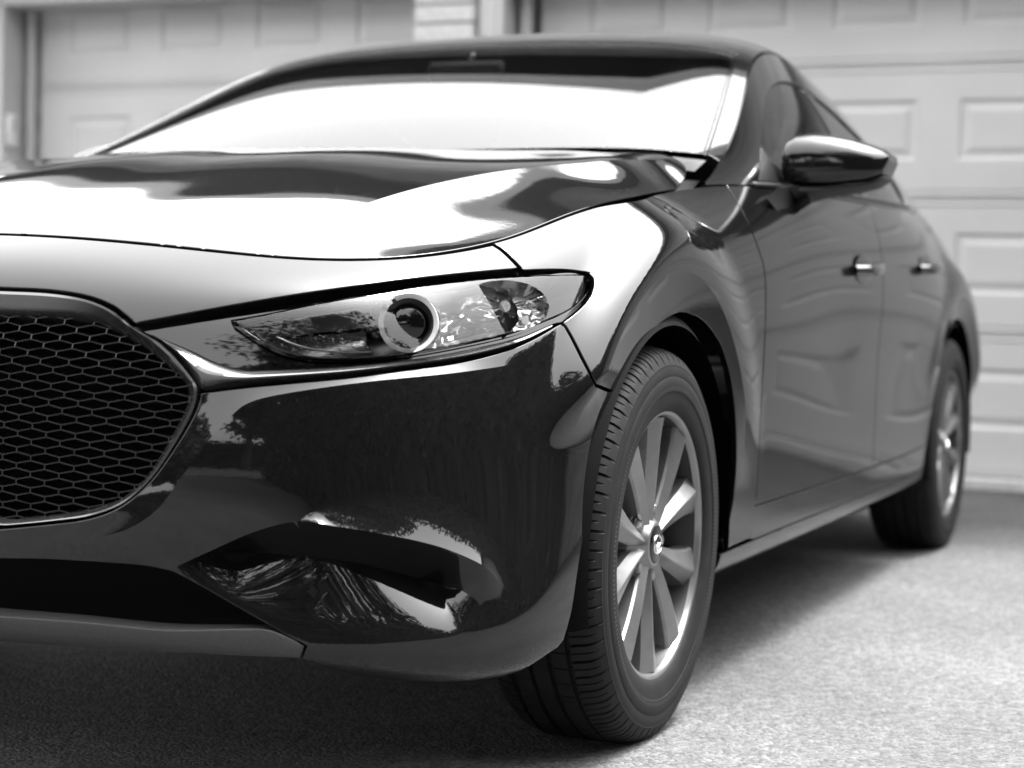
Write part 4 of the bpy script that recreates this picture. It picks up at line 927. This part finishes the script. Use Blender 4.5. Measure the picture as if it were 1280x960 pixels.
# pillar of pale bricks between the doors
PX0,PX1=-1.868,-1.566
pm=hpart('pillar_core','mortar',lambda b:b.box(((PX0+PX1)/2,4.60,1.13),(PX1-PX0-.014,.20,2.26)))
bm_=MB(); bm_.box((0,0,0),(.296,.055,.076),None,.006); bmesh1=bm_.build('brick','brick_light',None,35).data; bpy.data.objects.remove(bpy.data.objects['brick'])
random.seed(5)
for k in range(27):
    o=bpy.data.objects.new('brick',bmesh1); link(o,pm); o.matrix_parent_inverse=Matrix.Translation(-Vector(HO.location)) if False else Matrix.Identity(4)
    o.location=((PX0+PX1)/2+random.uniform(-.003,.003),4.497+random.uniform(-.003,.003),.042+k*.085)
hpart('door_jamb','trim_paint',lambda b:(b.box((-4.30,4.515,1.075),(.115,.03,2.15),None,.004),b.box((-4.225,4.60,1.075),(.035,.20,2.15)),b.box((-4.15,4.66,1.065),(.03,.03,2.13))))
hpart('door_jamb','trim_paint',lambda b:(b.box((-1.80,4.66,1.065),(.09,.10,2.13)),))
hpart('door_jamb','trim_paint',lambda b:(b.box((-1.517,4.515,1.075),(.085,.03,2.15),None,.004),b.box((-1.457,4.60,1.075),(.03,.20,2.15)),b.box((-1.39,4.66,1.065),(.05,.05,2.13),None,.004)))
hpart('door_jamb','trim_paint',lambda b:(b.box((3.425,4.515,1.075),(.12,.03,2.15),None,.004),b.box((3.355,4.60,1.075),(.035,.20,2.15))))
hpart('door_header','trim_paint',lambda b:(b.box((-3.0,4.515,2.205),(2.72,.03,.13),None,.004),b.box((-3.0,4.60,2.155),(2.48,.17,.03))))
hpart('door_header','trim_paint',lambda b:(b.box((.96,4.515,2.205),(5.04,.03,.13),None,.004),b.box((.96,4.60,2.155),(4.80,.17,.03))))
def roofmesh(b):
    xl,xr,y0,y1=-4.72,6.1,3.95,10.2; P=[(xl,rk(xl)),(XP,rk(XP)),(xr,rk(xr))]
    V=[(x,y,z+d) for d in (0,.16) for y in (y0,y1) for x,z in P]
    b.add(V,[(0,1,4,3),(1,2,5,4),(9,10,7,6),(10,11,8,7),(6,7,1,0),(7,8,2,1),(0,3,9,6),(2,8,11,5)])
hpart('roof','roof_dark',roofmesh)
hpart('rake_board','trim_paint',lambda b:[b.add([(x0,3.935,rk(x0)-.02),(x1,3.935,rk(x1)-.02),(x1,3.935,rk(x1)+.17),(x0,3.935,rk(x0)+.17)],[(0,1,2,3)]) for x0,x1 in ((-4.74,XP),(XP,6.12))])
apron=MB(); apron.box((1.0,4.665,.022),(4.75,.13,.052),None,.008); tag(apron.build('door_threshold','concrete'),kind='structure')
apron=MB(); apron.box((-2.93,4.665,.022),(2.40,.13,.052),None,.008); tag(apron.build('door_threshold','concrete'),kind='structure')
# sectional doors: grooved panels, every section its own part
def groove_panel():
    b=MB(); hw,hz=.20,.138; rings=[(0,0),(.012,-.0),(.026,-.007),(.040,-.007),(.062,-.0005),(.064,0)]
    for (i0,d0),(i1,d1) in zip(rings[:-1],rings[1:]):
        A=[(-hw+i0,-d0,-hz+i0),(hw-i0,-d0,-hz+i0),(hw-i0,-d0,hz-i0),(-hw+i0,-d0,hz-i0)]; B=[(-hw+i1,-d1,-hz+i1),(hw-i1,-d1,-hz+i1),(hw-i1,-d1,hz-i1),(-hw+i1,-d1,hz-i1)]
        for k in range(4): b.add([A[k],A[(k+1)%4],B[(k+1)%4],B[k]],[(0,1,2,3)])
    i=rings[-1][0]; b.add([(-hw+i,0,-hz+i),(hw-i,0,-hz+i),(hw-i,0,hz-i),(-hw+i,0,hz-i)],[(0,1,2,3)])
    o=b.build('recessed_panel','door_paint'); me=o.data; bpy.data.objects.remove(o); return me
GP=groove_panel()
def garage_door(x0,x1,xs,label):
    D=empty('garage_door',((x0+x1)/2,YD,.05)); tag(D,label,'garage door','sectional garage doors')
    edges=[.052,.643,1.196,1.748,2.16]; pz=[(.226,.511),(.783,1.06),(1.334,1.61),(1.886,2.162)]
    for k in range(4):
        z0,z1=edges[k]+.003,edges[k+1]-.003; b=MB(); cx=(x0+x1)/2
        b.box((cx-D.location.x,.03,(z0+z1)/2-.05),(x1-x0,.03,z1-z0))
        zc=(pz[k][0]+pz[k][1])/2; pa,pb=zc-.138,min(zc+.138,z1)
        def fr(xa,xb,za,zb):
            if zb-za>.001: b.add([(xa-D.location.x,0,za-.05),(xb-D.location.x,0,za-.05),(xb-D.location.x,0,zb-.05),(xa-D.location.x,0,zb-.05)],[(0,1,2,3)])
        fr(x0,x1,z0,pa); fr(x0,x1,pb,z1); cur=x0
        for q in xs: fr(cur,q-.20,pa,pb); cur=q+.20
        fr(cur,x1,pa,pb)
        # rolled tongue lines along the joints
        for zz in (z0+.004,z0+.03,z1-.03,z1-.004): b.box((cx-D.location.x,-.001,zz-.05),(x1-x0,.006,.006),None,.002)
        b.box((cx-D.location.x,.008,z0-.05),(x1-x0,.016,.004)); b.box((cx-D.location.x,.008,z1-.05),(x1-x0,.016,.004))
        s=b.build('door_section','door_paint',D)
        for q in xs:
            o=bpy.data.objects.new('recessed_panel',GP); link(o,s); o.location=(q-D.location.x,0,zc-.05)
            if k==3: o.scale=(1,1,1)
    return D
garage_door(DL[0],DL[1],[-3.75,-3.20,-2.65,-2.10],'grey sectional garage door left of the pale brick pillar, beside the keypad')
garage_door(DR[0],DR[1],[-.916+.547*k for k in range(8)],'wide grey sectional garage door right of the pale brick pillar, directly behind the car')
# keypad on the jamb
KP=empty('door_keypad',(-4.21,4.56,1.43)); tag(KP,'small pale keypad box fixed to the jamb of the garage door','keypad')
b=MB(); b.box((.018,0,.085),(.036,.075,.17),None,.012); b.build('keypad_case','keypad_white',KP,40); b=MB(); b.box((.038,0,.12),(.008,.062,.07),None,.003); b.build('keypad_cover','trim_paint',KP,40)
# ---- neighbouring brick house on the right, mirrored in the flank of the car ----
NB=empty('neighbour_house',(11.5,1.0,0)); tag(NB,'low brick house with dark hipped roof beside the driveway','house')
def npart(name,m,f):
    b=MB(); f(b); o=b.build(name,m,NB); o.location=(0,0,0); return o
npart('wall','brick_dark',lambda b:b.box((4.,2.,1.6),(8.,9.,3.2)))
def nroof(b): b.add([(-.5,-3,3.2),(8.5,-3,3.2),(8.5,7,3.2),(-.5,7,3.2),(4,0.,5.6),(4,4.,5.6)],[(0,1,4),(1,2,5,4),(2,3,5),(3,0,4,5),(0,3,2,1)])
npart('roof','roof_dark',nroof)
# ---- street trees and the house across the road, mirrored in the nose of the car ----
def tree(loc,h,r,seed,label,leaf='leaf_dark',n=2600,ls=1.):
    rnd=np.random.default_rng(seed); T=empty('street_tree',loc); tag(T,label,'tree','trees around the front of the plot')
    b=MB(); tr=[(0,0,-.05),(.05*r,.02,h*.2),(-.03*r,.05*r,h*.45),(.02*r,0,h*.8)]; b.tube(cr(tr,5),np.interp(np.linspace(0,1,16),[0,.15,1],[.06*h*.55,.035*h*.6,.012*h]),10)
    for k in range(9):
        a=rnd.uniform(0,6.28); z0=h*rnd.uniform(.3,.6); L=r*rnd.uniform(.6,.95); b.tube(cr([(0,0,z0),(L*.5*math.cos(a),L*.5*math.sin(a),z0+L*.45),(L*math.cos(a),L*math.sin(a),z0+L*.7)],4),np.linspace(.016*h*.6,.004*h*.5,9),6)
    b.build('trunk','bark',T,True)
    cc=[]; 
    for k in range(26):
        d=rnd.normal(size=3); d/=np.linalg.norm(d); cc.append((d*[r,r,h*.38]*rnd.uniform(.35,.95)+[0,0,h*.58],r*rnd.uniform(.22,.42)))
    V=[];F=[]
    for k in range(n):
        c,s=cc[rnd.integers(len(cc))]; d=rnd.normal(size=3); d/=np.linalg.norm(d); p=c+d*s*rnd.uniform(.55,1.05); a=rnd.normal(size=3); a/=np.linalg.norm(a); q=np.cross(a,rnd.normal(size=3)); q/=np.linalg.norm(q); sz=rnd.uniform(.12,.30)*h/8*ls
        i=len(V); V+=[p-a*sz,p+q*sz*.5,p+a*sz,p-q*sz*.5]; F.append((i,i+1,i+2,i+3))
    obj('crown',V,F,leaf,T); return T
tree((2.2,-21.0,0),15.5,5.6,1,'broadest dark tree across the street straight ahead of the car',n=9000)
tree((-8.0,-21.8,0),14.0,5.0,2,'round mid-toned tree across the street, next to the broadest dark tree','leaf_mid',n=7000)
tree((9.0,-20.6,0),14.0,5.4,3,'rounded dark tree across the street right of the broadest dark tree',n=7000)
tree((19,-22,0),16,5.4,4,'tallest dark tree across the street, past the rounded dark tree','leaf_dark',n=4600)
tree((-18.5,-22,0),15.,5.4,5,'high dark tree across the street past the round mid-toned tree',n=4600)
tree((-4.2,-25.5,0),21,6.6,8,'high mid-toned tree standing behind the broadest dark tree','leaf_mid',n=9000)
tree((8.2,-3.6,0),8.5,2.9,21,'dense round dark tree behind the added hedge beside the driveway',n=8000,ls=.7)
tree((6.9,-8.2,0),9.0,2.8,23,'slim dark tree at the end of the added driveway hedge',n=8000,ls=.7)
tree((5.9,-4.9,0),11.,3.7,31,'tallest overhanging tree growing through the added driveway hedge',n=9000,ls=.5)
HD=empty('added_driveway_hedge',(5.4,-3.,0)); tag(HD,'tall dark clipped hedge added along the side of the driveway to darken reflections','hedge')  # out of view, added so the bumper mirrors something dark at horizon height
_r=np.random.default_rng(12); V=[];F=[]
for k in range(10000):
    y=_r.uniform(-6.5,7.4); u=_r.uniform(0,1); p=np.array([(-.5 if u<.6 else .5)*_r.uniform(.8,1.15),y,_r.uniform(.02,2.75)]) if u<.82 else np.array([_r.uniform(-.5,.5),y,2.75+_r.uniform(-.1,.15)])
    a=_r.normal(size=3); a/=np.linalg.norm(a); q=np.cross(a,_r.normal(size=3)); q/=np.linalg.norm(q); sz=_r.uniform(.05,.11); i=len(V); V+=[p-a*sz,p+q*sz*.5,p+a*sz,p-q*sz*.5]; F.append((i,i+1,i+2,i+3))
tag(obj('foliage',V,F,'leaf_dark',HD),kind='stuff'); b=MB(); b.box((0,.45,1.3),(.8,13.8,2.58)); b.build('hedge_core','leaf_dark',HD)
HG=empty('hedge',(0,-24.2,0)); tag(HG,'long clipped dark hedge added behind the trees along the street to block the horizon','hedge')  # out of view, added to hide the bright horizon from the nose's reflections
_r=np.random.default_rng(11); V=[];F=[]
for k in range(9000):
    x=_r.uniform(-26,26)
    u=_r.uniform(0,1); p=np.array([x,(.55 if u<.5 else -.55)*_r.uniform(.8,1.1),_r.uniform(.05,2.6)]) if u<.8 else np.array([x,_r.uniform(-.55,.55),2.6+_r.uniform(-.1,.12)])
    a=_r.normal(size=3); a/=np.linalg.norm(a); q=np.cross(a,_r.normal(size=3)); q/=np.linalg.norm(q); sz=_r.uniform(.10,.2); i=len(V); V+=[p-a*sz,p+q*sz*.5,p+a*sz,p-q*sz*.5]; F.append((i,i+1,i+2,i+3))
tag(obj('foliage',V,F,'leaf_dark',HG),kind='stuff')
b=MB(); b.box((0,0,1.25),(52,.8,2.4)); b.build('hedge_core','leaf_dark',HG)
XH=empty('house_across',(6,-46,0)); tag(XH,'pale siding house with dark gabled roof across the street','house')
def xpart(name,m,f,par=None): b=MB(); f(b); return b.build(name,m,par or XH)
xpart('wall','siding_light',lambda b:b.box((0,-4,2.6),(12,8,5.2)))
xpart('roof','roof_dark',lambda b:b.add([(-6.6,.6,5.2),(6.6,.6,5.2),(6.6,-8.6,5.2),(-6.6,-8.6,5.2),(-6.6,-4,8.4),(6.6,-4,8.4)],[(0,1,5,4),(2,3,4,5),(1,2,5),(3,0,4),(0,3,2,1)]))
for wx in (-4,-1.5,1.5,4):
    for wz in (1.5,4.0):
        if wx==1.5 and wz<2: continue
        w=xpart('window','white_trim',lambda b:(b.box((wx,.03,wz+.6),(1.1,.08,.1)),b.box((wx,.03,wz-.6),(1.1,.08,.1)),b.box((wx-.5,.03,wz),(.1,.08,1.2)),b.box((wx+.5,.03,wz),(.1,.08,1.2))))
        xpart('pane','gloss_black',lambda b:b.box((wx,.01,wz),(.95,.03,1.1)),w)
xpart('door','roof_dark',lambda b:b.box((1.5,.02,1.05),(.95,.06,2.1)))
